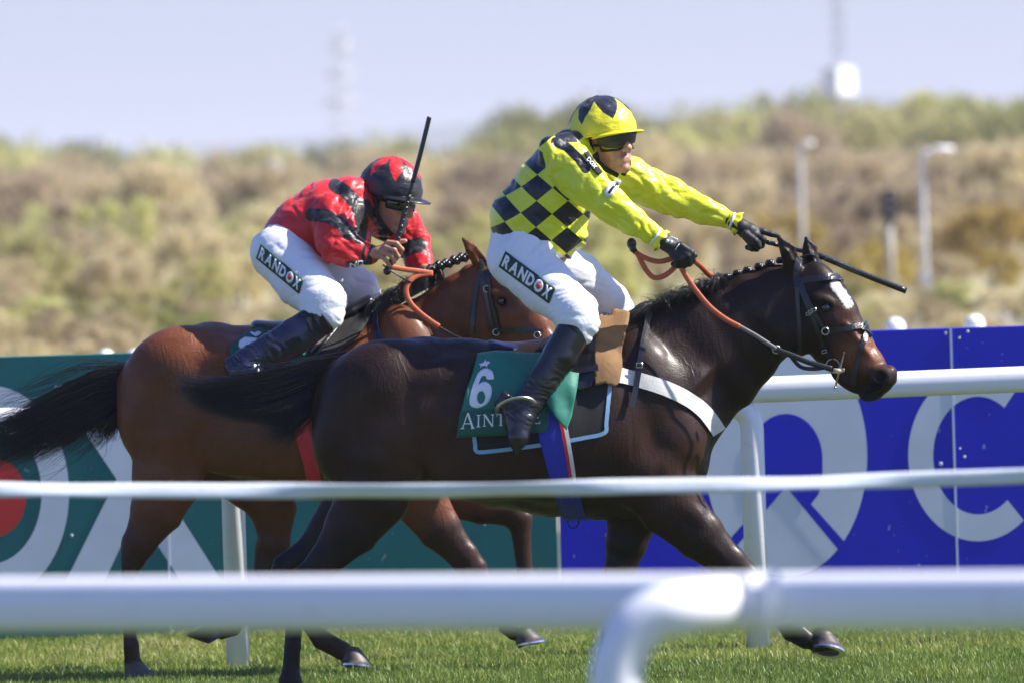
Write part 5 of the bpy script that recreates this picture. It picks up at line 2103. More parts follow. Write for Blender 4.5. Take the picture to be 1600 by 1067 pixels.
class Head:
    """a head in its own frame (metres): forward, side, up"""

    def __init__(h, c, fwd, up, sc_):
        h.c = np.array(c, float)
        h.f, h.u, h.s = frame_head(fwd, up)
        h.k = sc_

    def w(h, a, b, c):
        return h.c + (h.f * a + h.s * b + h.u * c) * h.k

    def add(h, S):
        k = h.k

        def seg(a, b, ra, rb, la=None, lb=None, bl=.012, op='u'):
            S.seg(h.w(*a), h.w(*b), ra * k, rb * k, None if la is None else la * k, None if lb is None else lb * k, h.s, bl, op)
        # skull, face block, jaw
        S.ball(h.w(-.005, 0, .02), (.098 * k, .098 * k, .076 * k), h.s, h.f, .02)
        S.ball(h.w(.035, 0, -.03), (.062 * k, .075 * k, .062 * k), h.s, h.f, .02)
        seg((.045, 0, -.05), (.072, 0, -.112), .042, .022, .052, .022, .018)
        for sd in (-1, 1):
            seg((-.005, sd * .055, -.06), (.062, sd * .018, -.116), .018, .014, .014, .014, .016)      # jaw line
            S.ball(h.w(.062, sd * .040, -.045), (.022 * k, .017 * k, .022 * k), h.s, h.f, .014)      # cheekbone
            S.ball(h.w(.082, sd * .030, -.012), (.012 * k, .016 * k, .026 * k)[:3], h.s, h.f, .008, 's')   # eye socket
            S.ball(h.w(.079, sd * .031, -.014), (.013 * k, .012 * k, .013 * k), h.s, h.f, .004)      # eyeball under lids
            seg((.090, sd * .012, .004), (.082, sd * .048, .004), .008, .006, None, None, .010)       # brow
            S.ball(h.w(.058, sd * .036, -.080), (.018 * k, .022 * k, .012 * k), h.s, h.f, .016)       # cheek
            # ear
            S.ball(h.w(-.012, sd * .080, -.025), (.018 * k, .032 * k, .008 * k), h.s, h.f, .006)
            S.ball(h.w(-.008, sd * .089, -.022), (.009 * k, .018 * k, .006 * k), h.s, h.f, .004, 's')
        seg((.094, 0, -.004), (.119, 0, -.052), .009, .013, .010, .014, .010)                          # nose bridge to tip
        for sd in (-1, 1):
            S.ball(h.w(.108, sd * .013, -.056), (.012 * k, .010 * k, .008 * k), h.s, h.f, .006)      # nostril wing
        S.ball(h.w(.082, 0, -.086), (.018 * k, .020 * k, .026 * k), h.s, h.f, .012)                  # muzzle of the mouth
        seg((.096, -.014, -.084), (.096, .014, -.084), .0050, .0050, None, None, .008)                 # upper lip
        seg((.094, -.013, -.0955), (.094, .013, -.0955), .0056, .0056, None, None, .008)               # lower lip
        seg((.104, -.022, -.0895), (.104, .022, -.0895), .0022, .0022, None, None, .003, 's')          # mouth line
        S.ball(h.w(.082, 0, -.121), (.018 * k, .016 * k, .022 * k), h.s, h.f, .012)                  # chin


def hand_prims(S, pts_list, k=.005):
    for pts in pts_list:
        for a, b in zip(pts[:-1], pts[1:]):
            S.seg(a[0], b[0], a[1], b[1], None, None, (0, 1, 0), k)


SKIN = None


def skin_mat():
    m, nt, b = new_mat('skin')
    nz = noise_n(nt, 25, 4, 0.6)
    c = ramp(nt, nz, [(0.3, (0.42, 0.19, 0.12)), (0.7, (0.54, 0.27, 0.18))])
    stub = attr_n(nt, 'beard')
    c = mix_rgb(nt, math_n(nt, 'MULTIPLY', stub.outputs['Fac'], 0.5), c, (0.17, 0.11, 0.09))
    lip = attr_n(nt, 'lip')
    c = mix_rgb(nt, math_n(nt, 'MULTIPLY', lip.outputs['Fac'], 0.3), c, (0.36, 0.12, 0.10))
    nt.links.new(c, b.inputs['Base Color'])
    b.inputs['Roughness'].default_value = 0.45
    b.inputs['Subsurface Weight'].default_value = 0.12
    b.inputs['Subsurface Radius'].default_value = (0.02, 0.008, 0.004)
    b.inputs['Subsurface Scale'].default_value = 0.3
    bump_n(nt, b, noise_n(nt, 240, 3), 0.12, 0.002)
    return m


SKIN = skin_mat()
M_GLOVE = simple('black_glove', (0.012, 0.012, 0.013), 0.55, 0.3, 60, 0.4, 160)
M_BLACKC = simple('black_elastic', (0.010, 0.010, 0.011), 0.8, 0.2, 60, 0.3, 200)
M_LENS_Y = simple('goggle_lens', (0.05, 0.055, 0.012), 0.06, 0.2, 10, coat=1.0)
M_LENS_B = simple('dark_lens', (0.010, 0.010, 0.012), 0.06, 0.0, 10, coat=1.0)
M_PATCH = simple('sponsor_green', (0.004, 0.045, 0.030), 0.5, 0.1, 40)
M_PRINT = simple('sponsor_white', (0.80, 0.81, 0.83), 0.5, 0.03, 40)
M_PRINTR = simple('sponsor_red', (0.62, 0.06, 0.03), 0.5, 0.05, 40)
M_WHIP = simple('whip_black', (0.008, 0.008, 0.009), 0.3, 0.2, 60, 0.3, 120, coat=0.3)


def breeches_mat():
    m, nt, b = new_mat('white_breeches')
    nz = noise_n(nt, 7, 4)
    c = ramp(nt, nz, [(0.3, (0.76, 0.77, 0.80)), (0.7, (0.83, 0.84, 0.86))])
    nt.links.new(c, b.inputs['Base Color'])
    b.inputs['Roughness'].default_value = 0.55
    b.inputs['Sheen Weight'].default_value = 0.1
    hgt = math_n(nt, 'ADD', noise_n(nt, 20, 3, 0.55, stretch=(1, .6, 1.4), dist=1.0), math_n(nt, 'MULTIPLY', noise_n(nt, 75, 2, 0.5, stretch=(1.3, .7, 1)), 0.2))
    bump_n(nt, b, hgt, 0.27, 0.010)
    return m


M_BREECH = breeches_mat()


def boot_mat(name, col):
    m, nt, b = new_mat(name)
    nt.links.new(ramp(nt, noise_n(nt, 14, 4), [(0.3, [x * .7 for x in col]), (0.7, [x * 1.3 for x in col])]), b.inputs['Base Color'])
    b.inputs['Roughness'].default_value = 0.26
    b.inputs['Coat Weight'].default_value = 0.35
    b.inputs['Coat Roughness'].default_value = 0.2
    cr = attr_n(nt, 'crease')
    h1 = noise_n(nt, 16, 3, 0.6, stretch=(1, .5, 2.6), dist=0.9)
    hgt = math_n(nt, 'ADD', math_n(nt, 'MULTIPLY', h1, cr.outputs['Fac']), math_n(nt, 'MULTIPLY', noise_n(nt, 60, 2), 0.12))
    bump_n(nt, b, hgt, 0.5, 0.012)
    return m


M_BOOT = boot_mat('polished_boot', (0.010, 0.010, 0.013))
M_BOOTB = boot_mat('blue_black_boot', (0.006, 0.008, 0.030))


def sponsor_patch(person, tree, Y, corners, off=.003):
    """green strip with RANDOX lettering lying on the breeches; corners: start, along, down (photo px)"""
    o, xd, yd = np.array(corners[0], float), np.array(corners[1], float), np.array(corners[2], float)
    sub = 14
    top = [tuple(o + xd * i / sub) for i in range(sub + 1)]
    bot = [tuple(o + xd * i / sub + yd) for i in range(sub + 1)]
    p = drape_poly('sponsor_patch', top + bot[::-1], tree, Y, off, M_PATCH, person, thick=.0012, maxlen=6)
    adv = 0.06
    W = [.14, .17, .16, .15, .17, .15]
    x = 0.035
    for ch, w in zip('RANDOX', W):
        v2, f2 = text_2d(ch, 0.045)
        w2 = w * 0.86
        px_ = place_2d(v2, tuple(o + xd * x + yd * .86), xd / np.linalg.norm(xd), -yd / np.linalg.norm(yd), np.linalg.norm(xd) * w2, np.linalg.norm(yd) * .72)
        drape('letter_' + ch.lower(), px_, f2, tree, Y, off + .0022, M_PRINT, p, thick=.0004, maxlen=5)
        if ch == 'O':
            c = o + xd * (x + w2 / 2) + yd * .5
            a = np.linalg.norm(yd) * .17
            drape_poly('letter_dot', [(c[0] + a * math.cos(t), c[1] + a * math.sin(t)) for t in np.linspace(0, 2 * math.pi, 15)[:-1]], tree, Y, off + .0022, M_PRINTR, p, thick=.0004, maxlen=6)
        x += w
    return p


def helmet_parts(person, H, cover_mat, peak_mat, rise=.006, peak_len=.075):
    """skull cap with silk cover (dome), brim band and peak"""
    v, f = [], []
    n, m = 48, 18
    for j in range(m + 1):
        ph = (math.pi * 0.56) * j / m
        for k in range(n):
            th = 2 * math.pi * k / n
            cs, sn = math.cos(th), math.sin(th)
            rip = 1 + .010 * math.sin(th * 3 + 1) * math.sin(ph) + .012 * max(0, 1 - ph * 5)
            drop = -.03 * max(0, -cs) * sstep(.75, 1, j / m)
            v.append(H.w(.128 * math.sin(ph) * cs * rip - .006, .106 * math.sin(ph) * sn * rip, .030 + .118 * math.cos(ph) * rip + drop))
    for j in range(m):
        for k in range(n):
            f.append((j * n + k, j * n + (k + 1) % n, (j + 1) * n + (k + 1) % n, (j + 1) * n + k))
    v = np.array(v)
    d = (v - H.c) / H.k
    lf, ls, lu = d @ H.f, d @ H.s, d @ H.u
    wr = 0.0022 * (1 - 2 * np.abs(vnoise(np.stack((np.arctan2(ls, lf) * 6, lu * 30, lf * 10), 1), 3)))
    v = v + (v - H.w(0, 0, 0)) / (np.linalg.norm(v - H.w(0, 0, 0), axis=1)[:, None] + 1e-9) * wr[:, None] * 2.6
    cap = mk('helmet', v, f, cover_mat, person, True, attrs={'hf': lf + .006, 'hs': ls, 'hu': lu - .034})
    so = cap.modifiers.new('thickness', 'SOLIDIFY')
    so.thickness = .004
    # peak: crescent in front
    v, f = [], []
    ks = np.linspace(-1.15, 1.15, 33)
    for i, th in enumerate(ks):
        e = math.cos(th / 1.15 * math.pi / 2) ** 0.7
        for j, (ext, dz) in enumerate(((-.006, .002), (.35, .000), (.75, -.004), (1.0, -.008))):
            r = ext * peak_len * e if ext > 0 else ext
            v.append(H.w((.125 + r) * math.cos(th) - .006, (.103 + r * .75) * math.sin(th), rise + dz))
        if i:
            for j in range(3):
                f.append(((i - 1) * 4 + j, i * 4 + j, i * 4 + j + 1, (i - 1) * 4 + j + 1))
    pk = mk('helmet_peak', v, f, peak_mat, person, True)
    so = pk.modifiers.new('thickness', 'SOLIDIFY')
    so.thickness = .005
    # band round the brim
    mb = MB()
    mb.tube([H.w(.129 * math.cos(t) - .006,   .108 * math.sin(t), .012 - (.026 * max(0, -math.cos(t)))) for t in np.linspace(0, 2 * math.pi, 49)], .005 * H.k, 6, False)
    mb.build('brim_band', peak_mat, person, True)
    return cap


def goggles(person, H, lens, dz=0.0, strap_=True):
    v, f = [], []
    for i, th in enumerate(np.linspace(-1.05, 1.05, 27)):
        a = abs(th)
        dip = .018 * math.exp(-(th / .16) ** 2)                # nose notch
        hi, lo = .018 - .004 * a, -.030 + dip + .010 * max(0, a - .55)
        for j in range(5):
            t = j / 4
            z = lo + (hi - lo) * t
            bul = .006 * math.sin(math.pi * t)
            v.append(H.w((.104 + bul) * math.cos(th) + .004, (.084 + bul) * math.sin(th), z - .004 + dz))
        if i:
            for j in range(4):
                f.append(((i - 1) * 5 + j, i * 5 + j, i * 5 + j + 1, (i - 1) * 5 + j + 1))
    g = mk('goggles', v, f, lens, person, True)
    so = g.modifiers.new('thickness', 'SOLIDIFY')
    so.thickness = .004
    mb = MB()
    rim = [v[i * 5] for i in range(27)] + [v[26 * 5 + j] for j in range(1, 5)] + [v[i * 5 + 4] for i in range(26, -1, -1)] + [v[j] for j in range(3, -1, -1)]
    mb.tube(rim, .0032 * H.k, 6, False)
    mb.build('goggle_frame', M_BLACKC, g, True)
    if strap_:
        for sd in (-1, 1):
            mb = MB()
            mb.tube([H.w(.060, sd * .074, -.008 + dz), H.w(.02, sd * .092, .0 + dz), H.w(-.03, sd * .1, .012 + dz)], 1, 6, True, (.0015, .007), None)
            mb.build('goggle_strap', M_BLACKC, g, True)
    return g


def chin_strap(person, H, pad=True):
    mb = MB()
    for sd in (-1, 1):
        mb.tube([H.w(.012, sd * .093, -.012), H.w(.016, sd * .084, -.055), H.w(.034, sd * .062, -.105), H.w(.052, 0.0 + sd * .012, -.142)], 1, 8, True, (.003, .010))
    mb.build('chin_strap', M_BLACKC, person, True)
    for sd in (-1, 1):
        S = SDF(H.w(0, 0, -.06) - .16, H.w(0, 0, -.06) + .16, .005)
        S.seg(H.w(-.004, sd * .086, -.012), H.w(.008, sd * .080, -.072), .030 * H.k, .020 * H.k, .012 * H.k, .010 * H.k, H.s, .01)
        S.seg(H.w(-.03, sd * .080, -.01), H.w(-.05, sd * .062, -.09), .026 * H.k, .022 * H.k, .012 * H.k, .012 * H.k, H.s, .015)
        v, q = S.mesh(1)
        mk('ear_pad', v, q, M_BLACKC, person)


def body_attrs(v, H):
    d = (v - H.c) / H.k
    lf, ls, lu = d @ H.f, d @ H.s, d @ H.u
    inh = np.linalg.norm(d, axis=1) < .2
    beard = sstep(-.055, -.085, lu) * sstep(.0, .05, lf) * inh * (0.6 + .4 * vnoise(d * 160, 4))
    lip = np.exp(-((lu + .0895) / .008) ** 2) * sstep(.090, .098, lf) * sstep(.022, .014, np.abs(ls)) * inh
    return {'beard': np.clip(beard, 0, 1), 'lip': np.clip(lip, 0, 1)}


def cuff_sleeve(mb, c0, d0, up, ru, rv, z0, z1):
    v, f = [], []
    n, m = 40, 15
    for j in range(m + 1):
        t = j / m
        z = z0 + (z1 - z0) * t
        k_ = (1 - .10 * t) * (1 + .014 * math.sin(j * 2.2)) * (.93 if j in (0, m) else 1)
        for i in range(n):
            a = 2 * math.pi * i / n
            w = 1 + .02 * math.sin(3 * a + j)
            v.append(c0 + d0 * z + up * math.cos(a) * ru * k_ * w + np.array((0, 1, 0)) * math.sin(a) * rv * k_ * w)
    for j in range(m):
        for i in range(n):
            f.append((j * n + i, j * n + (i + 1) % n, (j + 1) * n + (i + 1) % n, (j + 1) * n + i))
    mb.add(v, f)


def limb(S, fr, pts, k=.02, shrink=0.0):
    for a, b in zip(pts[:-1], pts[1:]):
        S.seg(fr.p(a[0], a[1], a[2]), fr.p(b[0], b[1], b[2]), max(.006, a[3] * fr.m - shrink), max(.006, b[3] * fr.m - shrink), max(.006, a[4] - shrink), max(.006, b[4] - shrink), (0, 1, 0), k)


def dist_limb(v, fr, pts):
    best = np.full(len(v), 1e9)
    for a, b in zip(pts[:-1], pts[1:]):
        A, B_ = fr.p(a[0], a[1], a[2]), fr.p(b[0], b[1], b[2])
        d = seg_dist(v[:, 0], v[:, 1], v[:, 2], A, B_, a[3] * fr.m, b[3] * fr.m, a[4], b[4])
        best = np.minimum(best, d)
    return best


def along(v, A, B_):
    d = B_ - A
    return ((v - A) @ d) / (d @ d)


# ------------------------------------------------------------------ rider in yellow and black checks
pF = empty('person', F.p(850, 480, 0), 'jockey in yellow and black chequered silks riding the leading dark horse', 'person')
torsoF = [(832, 378, 0, 66, .165), (842, 345, 0, 68, .175), (864, 304, 0, 64, .19), (890, 262, 0, 56, .18), (902, 244, .01, 42, .12)]
n_armF = [(888, 256, -.17, 39, .065), (918, 290, -.215, 33, .056), (952, 320, -.235, 28, .048), (990, 347, -.225, 22, .040), (1024, 369, -.21, 14, .028)]
f_armF = [(925, 258, .13, 40, .07), (985, 279, .17, 33, .06), (1046, 307, .19, 29, .050), (1100, 329, .17, 22, .040), (1142, 345, .15, 14, .028)]
n_legF = [(812, 404, -.11, 49, .098), (856, 450, -.20, 42, .082), (900, 486, -.285, 34, .064), (904, 506, -.295, 31, .058), (897, 530, -.30, 24, .05)]
f_legF = [(838, 402, .11, 48, .10), (905, 436, .20, 39, .078), (952, 472, .27, 31, .064), (962, 490, .29, 30, .058), (950, 530, .30, 24, .05)]
n_bootF = [(896, 518, -.305, 27, .054), (876, 555, -.315, 27, .055), (848, 596, -.33, 24, .05), (824, 632, -.345, 22, .044), (814, 648, -.35, 23, .044)]
n_footF = [(800, 636, -.345, 20, .036), (812, 656, -.365, 23, .042), (809, 684, -.385, 16, .036), (807, 706, -.395, 5, .013)]
f_bootF = [(948, 520, .30, 27, .054), (915, 560, .33, 26, .05), (870, 630, .34, 22, .044), (855, 650, .34, 22, .044), (850, 690, .36, 10, .03)]
HF = Head(F.p(945, 217, -.02), (math.cos(.88) * math.cos(.13), -math.sin(.88) * math.cos(.13), math.sin(.13)), (-.16, 0.08, 1), 1.12)
S = SDF(F.p(745, 720, -.50), F.p(1225, 140, .42), .0042)
for L_ in (torsoF, n_armF, f_armF, n_legF, f_legF):
    limb(S, F, L_, .02, .016)
for L_ in (n_bootF, f_bootF, n_footF):
    limb(S, F, L_, .012, .012)
limb(S, F, [(832, 372, 0, 60, .155), (815, 402, 0, 54, .165)], .03, .014)
HF.add(S)
S.seg(F.p(905, 246, .0), HF.w(-.015, 0, -.06), .056, .052, None, None, (0, 1, 0), .02)
g = lambda x, y, o, r: (F.p(x, y, o), r)
n_handF = [
    [g(1022, 368, -.21, .026), g(1040, 380, -.205, .030), g(1056, 390, -.205, .031), g(1066, 396, -.205, .024)],
    [g(1064, 384, -.235, .0125), g(1080, 395, -.240, .0120), g(1082, 407, -.215, .0110), g(1068, 409, -.195, .0100)],
    [g(1060, 388, -.225, .0130), g(1075, 400, -.245, .0125), g(1077, 412, -.220, .0112), g(1064, 412, -.198, .0102)],
    [g(1054, 391, -.220, .0130), g(1067, 404, -.242, .0122), g(1069, 415, -.220, .0110), g(1058, 414, -.200, .0100)],
    [g(1046, 392, -.215, .0120), g(1057, 406, -.236, .0112), g(1060, 415, -.218, .0100), g(1052, 413, -.202, .0092)],
    [g(1050, 380, -.190, .0145), g(1070, 389, -.175, .0130), g(1085, 399, -.18, .0112)]]
f_handF = [
    [g(1140, 345, .15, .026), g(1158, 355, .145, .031), g(1172, 362, .14, .030), g(1180, 366, .14, .022)],
    [g(1172, 356, .145, .0125), g(1192, 362, .14, .0112), g(1205, 366, .14, .0100), g(1216, 369, .14, .0086)],
    [g(1176, 366, .13, .0130), g(1192, 374, .11, .0118), g(1190, 384, .13, .0108), g(1180, 384, .15, .0098)],
    [g(1172, 370, .12, .0130), g(1184, 381, .10, .0115), g(1182, 389, .12, .0105), g(1174, 387, .14, .0098)],
    [g(1164, 370, .115, .0120), g(1174, 382, .10, .0108), g(1176, 389, .115, .0098), g(1168, 387, .13, .0092)],
    [g(1165, 366, .10, .0145), g(1180, 377, .085, .0125), g(1186, 386, .095, .0105)]]
hand_prims(S, n_handF + f_handF, .006)
v, q = S.mesh(1)
bodyPF = mk('body', v, q, SKIN, pF, True, attrs=body_attrs(v, HF))


def grow(hand, d):
    return [[(p, r + d) for p, r in ch] for ch in hand]


for nm, hd in (('glove', n_handF), ('glove', f_handF)):
    pts = np.array([p for ch in hd for p, r in ch])
    S = SDF(pts.min(0) - .06, pts.max(0) + .06, .0032)
    hand_prims(S, grow(hd, .0022), .005)
    v, q = S.mesh(1)
    mk(nm, v, q, M_GLOVE, pF)
mb = MB()
for dx in (0, 6):
    mb.box(F.p(1043 + dx, 377 + dx * .3, -.243), (.011, .004, .014), Matrix.Rotation(.4, 3, 'Y'))
mb.tube([F.p(x, y, -.243) for x, y in ((1040, 372), (1050, 371), (1058, 374), (1060, 378), (1054, 376))], .0022, 6)
mb.tube([F.p(x, y, -.246) for x, y in ((1062, 381), (1058, 386), (1055, 391))], .0018, 6)
mb.build('glove_badge', M_PRINT, pF, True)

# jacket
S = SDF(F.p(745, 410, -.36), F.p(1165, 180, .34), .0058)
limb(S, F, torsoF, .03)
blob(S, F, 800, 345, 0, 30, 40, .15, 25, .03)
blob(S, F, 885, 365, 0, 34, 26, .14, -10, .03)
Sa = SDF(S.lo, S.lo + S.h * (S.n - 1), S.h)
limb(S, F, n_armF, .022)
limb(S, F, f_armF, .022)
chain(S, F, [(862, 238, -.14, 26, .05), (900, 230, -.08, 24, .05), (925, 246, .06, 26, .06)], .025)
# open the hem
S.seg(F.p(800, 420, 0), F.p(860, 418, 0), 30 * F.m, 30 * F.m, .2, .2, (0, 1, 0), .01, 's')
v, q = S.mesh(2)
n_ = normals(v, q)
dT = dist_limb(v, F, torsoF)
dA = np.minimum(dist_limb(v, F, n_armF), dist_limb(v, F, f_armF))
sl = dT - dA
isarm = sstep(-.01, .02, sl)
v1 = folds(v, n_, [F.p(a[0], a[1], a[2]) for a in n_armF], .0050, 8, 24, 3)
v2 = folds(v, n_, [F.p(a[0], a[1], a[2]) for a in f_armF], .0050, 8, 24, 7)
v3 = folds(v, n_, [F.p(a[0], a[1], a[2]) for a in torsoF[::-1]], .0042, 14, 7, 11)
near_a = (dist_limb(v, F, n_armF) < dist_limb(v, F, f_armF))[:, None]
v = v3 * (1 - isarm)[:, None] + np.where(near_a, v1, v2) * isarm[:, None]
px, py = to_px(v)
bulge = 0.0016 * ((px - 850) ** 2) * .0
X0, Y0 = px - 838, py - 335 + 0.0035 * np.clip(838 - px, 0, 80) ** 2
det = 25 * 20.5 + 20.5 * 24
ca = (X0 * 20.5 - Y0 * 24) / det
cb = (X0 * 20.5 + Y0 * 25) / det
stripeF = near_line(px, py, [(868, 222), (885, 230), (904, 248), (915, 264)])
collF = near_line(px, py, [(916, 246), (926, 262), (938, 276)])


def jacketF_col(nt):
    a, b2 = attr_n(nt, 'ca').outputs['Fac'], attr_n(nt, 'cb').outputs['Fac']
    fa = math_n(nt, 'FLOOR', math_n(nt, 'ADD', a, 0.5))
    fb = math_n(nt, 'FLOOR', math_n(nt, 'ADD', b2, 0.5))
    par = math_n(nt, 'FLOORED_MODULO', math_n(nt, 'ADD', fa, fb), 2.0)
    black = math_n(nt, 'SUBTRACT', 1.0, par)
    tors = math_n(nt, 'SUBTRACT', 1.0, step_n(nt, attr_n(nt, 'sleeve').outputs['Fac'], 0.004, 0.002))
    black = math_n(nt, 'MULTIPLY', black, tors)
    st = math_n(nt, 'SUBTRACT', 1.0, step_n(nt, attr_n(nt, 'stripe').outputs['Fac'], 7.0, 0.8))
    black = math_n(nt, 'MAXIMUM', black, st)
    yel = ramp(nt, noise_n(nt, 5, 2), [(0.3, (0.74, 0.78, 0.026)), (0.7, (0.80, 0.83, 0.036))])
    return mix_rgb(nt, black, yel, (0.008, 0.009, 0.020))


M_JF = satin_mat('yellow_check_satin', jacketF_col, .36, .42, 20)
mk('jacket', v, q, M_JF, pF, True, attrs={'ca': ca, 'cb': cb, 'sleeve': sl, 'stripe': stripeF})
treeJF = bvh(v, q)
drape_poly('collar_band', [(912, 240), (918, 237), (928, 254), (941, 270), (934, 275), (922, 262)], treeJF, YF - .1, .004, M_BLACKC, pF, thick=.003, maxlen=5)
v2, f2 = text_2d('DOX', .03)
drape('collar_lettering', place_2d(v2, (915.5, 250), (.62, .78), (.78, -.62), 21, 6), f2, treeJF, YF - .1, .0085, M_PRINT, pF, thick=.0004, maxlen=4)
drape_poly('chest_badge', [(944, 300), (952, 288), (962, 280), (970, 283), (966, 294), (956, 306), (948, 308)], treeJF, YF - .05, .005, M_PRINT, pF, thick=.002, maxlen=5)
drape_poly('chest_badge_stripe', [(950, 302), (957, 291), (965, 285), (966, 289), (958, 297), (953, 304)], treeJF, YF - .05, .008, M_BLACKC, pF, thick=.001, maxlen=5)
# frilled cuffs with a white elastic
for cx, cy, off, ang in ((1024, 369, -.21, .63), (1142, 345, .15, .38)):
    c0 = F.p(cx, cy, off)
    ax = np.array((math.cos(ang), 0, -math.sin(ang)))
    sd = np.array((0, 1.0, 0))
    up = np.cross(ax, sd)
    v_, f_ = [], []
    nn_ = 40
    for j, (t, r) in enumerate(((-.012, .030), (.004, .029), (.018, .036), (.032, .044))):
        for k in range(nn_):
            th = 2 * math.pi * k / nn_
            rr = r * (1 + (.10 * j / 3) * math.sin(th * 7 + cx) + .05 * math.sin(th * 3))
            v_.append(c0 + ax * (t + .007 * math.sin(th * 5 + 1) * (j == 3)) + sd * math.cos(th) * rr + up * math.sin(th) * rr * 1.08)
    for j in range(3):
        for k in range(nn_):
            f_.append((j * nn_ + k, j * nn_ + (k + 1) % nn_, (j + 1) * nn_ + (k + 1) % nn_, (j + 1) * nn_ + k))
    o = mk('cuff', v_, f_, simple('yellow_satin', (0.80, 0.79, 0.028), .35, .08, 20, .3, 60), pF)
    so = o.modifiers.new('thickness', 'SOLIDIFY')
    so.thickness = .002
    mb = MB()
    mb.tube([c0 + ax * .004 + sd * math.cos(t) * .0325 + up * math.sin(t) * .0345 for t in np.linspace(0, 2 * math.pi, 29)], 1, 6, False, (.0025, .006))
    mb.build('cuff_elastic', M_PRINT, pF, True)

# breeches
S = SDF(F.p(745, 560, -.42), F.p(1010, 335, .42), .0058)
limb(S, F, [(836, 356, 0, 60, .158), (832, 368, 0, 62, .16), (815, 400, 0, 55, .175)], .03)
limb(S, F, n_legF[:4] + [(901, 520, -.298, 26, .052)], .03)
limb(S, F, f_legF, .03)
v, q = S.mesh(2)
n_ = normals(v, q)
v = folds(v, n_, [F.p(a[0], a[1], a[2]) for a in n_legF], .0022, 20, 10, 21)
mk('breeches', v, q, M_BREECH, pF)
treeBF = bvh(v, q)
sponsor_patch(pF, treeBF, YF - .2, ((790, 393), (78.5, 58), (-10.5, 24)))
# boots
for boot, foot in ((n_bootF, n_footF), (f_bootF, None)):
    pts = boot + (foot or [])
    P3 = np.array([F.p(a[0], a[1], a[2]) for a in pts])
    S = SDF(P3.min(0) - .12, P3.max(0) + .12, .005)
    limb(S, F, boot, .015)
    if foot:
        limb(S, F, foot, .018)
        S.seg(F.p(792, 616, -.345), F.p(779, 634, -.345), .026, .026, .034, .034, (0, 1, 0), .008, cap=.010)
    top = F.p(boot[0][0] + 12, boot[0][1] - 16, boot[0][2])
    d0 = F.p(boot[0][0], boot[0][1], boot[0][2]) - F.p(boot[1][0], boot[1][1], boot[1][2])
    d0 /= np.linalg.norm(d0)
    v, q = S.mesh(2)
    n_ = normals(v, q)
    t = (F.p(boot[0][0], boot[0][1], boot[0][2]) - v) @ d0
    cr = sstep(.10, .26, t) * (1 - sstep(.40, .46, t))
    rip = np.sin(t * 230 + 7 * vnoise(v * 16, 5) + 20 * v[:, 1]) * cr * .0017 * (1 + vnoise(v * 20, 8))
    v = v + n_ * rip[:, None]
    bo = mk('boot', v, q, M_BOOT, pF, True, attrs={'crease': .25 + cr})
    if foot:
        treeBoot = bvh(v, q)
        mb = MB()
        c0 = np.array(F.p(boot[0][0], boot[0][1], boot[0][2]))
        up = np.cross(d0, (0, 1, 0))
        cuff_sleeve(mb, c0, d0, up, .070, .057, .048, -.044)
        mb.build('boot_cuff', M_BLACKC, pF, True)
        # stirrup hung by its leather
st = empty('stirrup', F.p(806, 640, -.35), 'steel stirrup iron with its leather on the foot of the rider in yellow', 'stirrup')
mb = MB()
ir = [F.p(x, y, o) for x, y, o in ((777, 645, -.36), (778, 636, -.39), (790, 627, -.41), (806, 622, -.415), (822, 622, -.405), (834, 628, -.385), (838, 640, -.36), (832, 654, -.345), (822, 664, -.34))]
mb.tube(spline(ir, 6), 1, 8, True, (.010, .0045))
mb.build('iron', simple('dull_steel', (0.62, 0.62, 0.60), 0.32, .1, 40, metal=1.0), st, True)
strap_free('stirrup_leather', [F.p(834, 628, -.36), F.p(856, 600, -.345), F.p(880, 570, -.335)], .003, .012, M_LEATH, st, 5)


def capF_col(nt):
    f_, s_, u_ = (attr_n(nt, k).outputs['Fac'] for k in ('hf', 'hs', 'hu'))
    th = math_n(nt, 'ARCTAN2', s_, f_)
    # six-pointed star on the crown: yellow points rise between dark points
    tri = math_n(nt, 'PINGPONG', math_n(nt, 'ADD', th, 0.52 + .35), 0.5236)
    lim = math_n(nt, 'MULTIPLY_ADD', tri, 0.135, 0.026)
    dark = step_n(nt, math_n(nt, 'SUBTRACT', u_, math_n(nt, 'SUBTRACT', 0.118, lim)), 0.0, 0.002)
    return mix_rgb(nt, dark, (0.82, 0.76, 0.026), (0.008, 0.010, 0.028))


helmet_parts(pF, HF, satin_mat('yellow_cap_satin', capF_col, .42, .35, 30), simple('yellow_peak', (0.74, 0.64, 0.020), .4, .05, 20), peak_len=.05)
goggles(pF, HF, M_LENS_Y, -.020)
# added black band standing in for the dark inside of the brim
v_, f_ = [], []
for i, th in enumerate(np.linspace(-1.1, 1.1, 25)):
    for j in range(4):
        t = j / 3
        v_.append(HF.w((.122 - .014 * t) * math.cos(th) + .004, (.100 - .012 * t) * math.sin(th), +.004 - .044 * t + .012 * abs(th) * t))
    if i:
        for j in range(3):
            f_.append(((i - 1) * 4 + j, i * 4 + j, i * 4 + j + 1, (i - 1) * 4 + j + 1))
o = mk('brim_inside', v_, f_, simple('black_brim_inside', (0.022, 0.022, 0.022), .5, .3, 40, .2, 80), pF)
so = o.modifiers.new('thickness', 'SOLIDIFY')
so.thickness = .006
chin_strap(pF, HF)
mb = MB()
mb.tube([HF.w(-.055, sd * .099, z) for sd, z in ((-1, .055), (-1, .03))] + [HF.w(-.02, -.106, .0), HF.w(.0, -.104, -.02)], 1, 6, True, (.003, .009))
mb.build('cap_ribbon', M_BLACKC, pF, True)
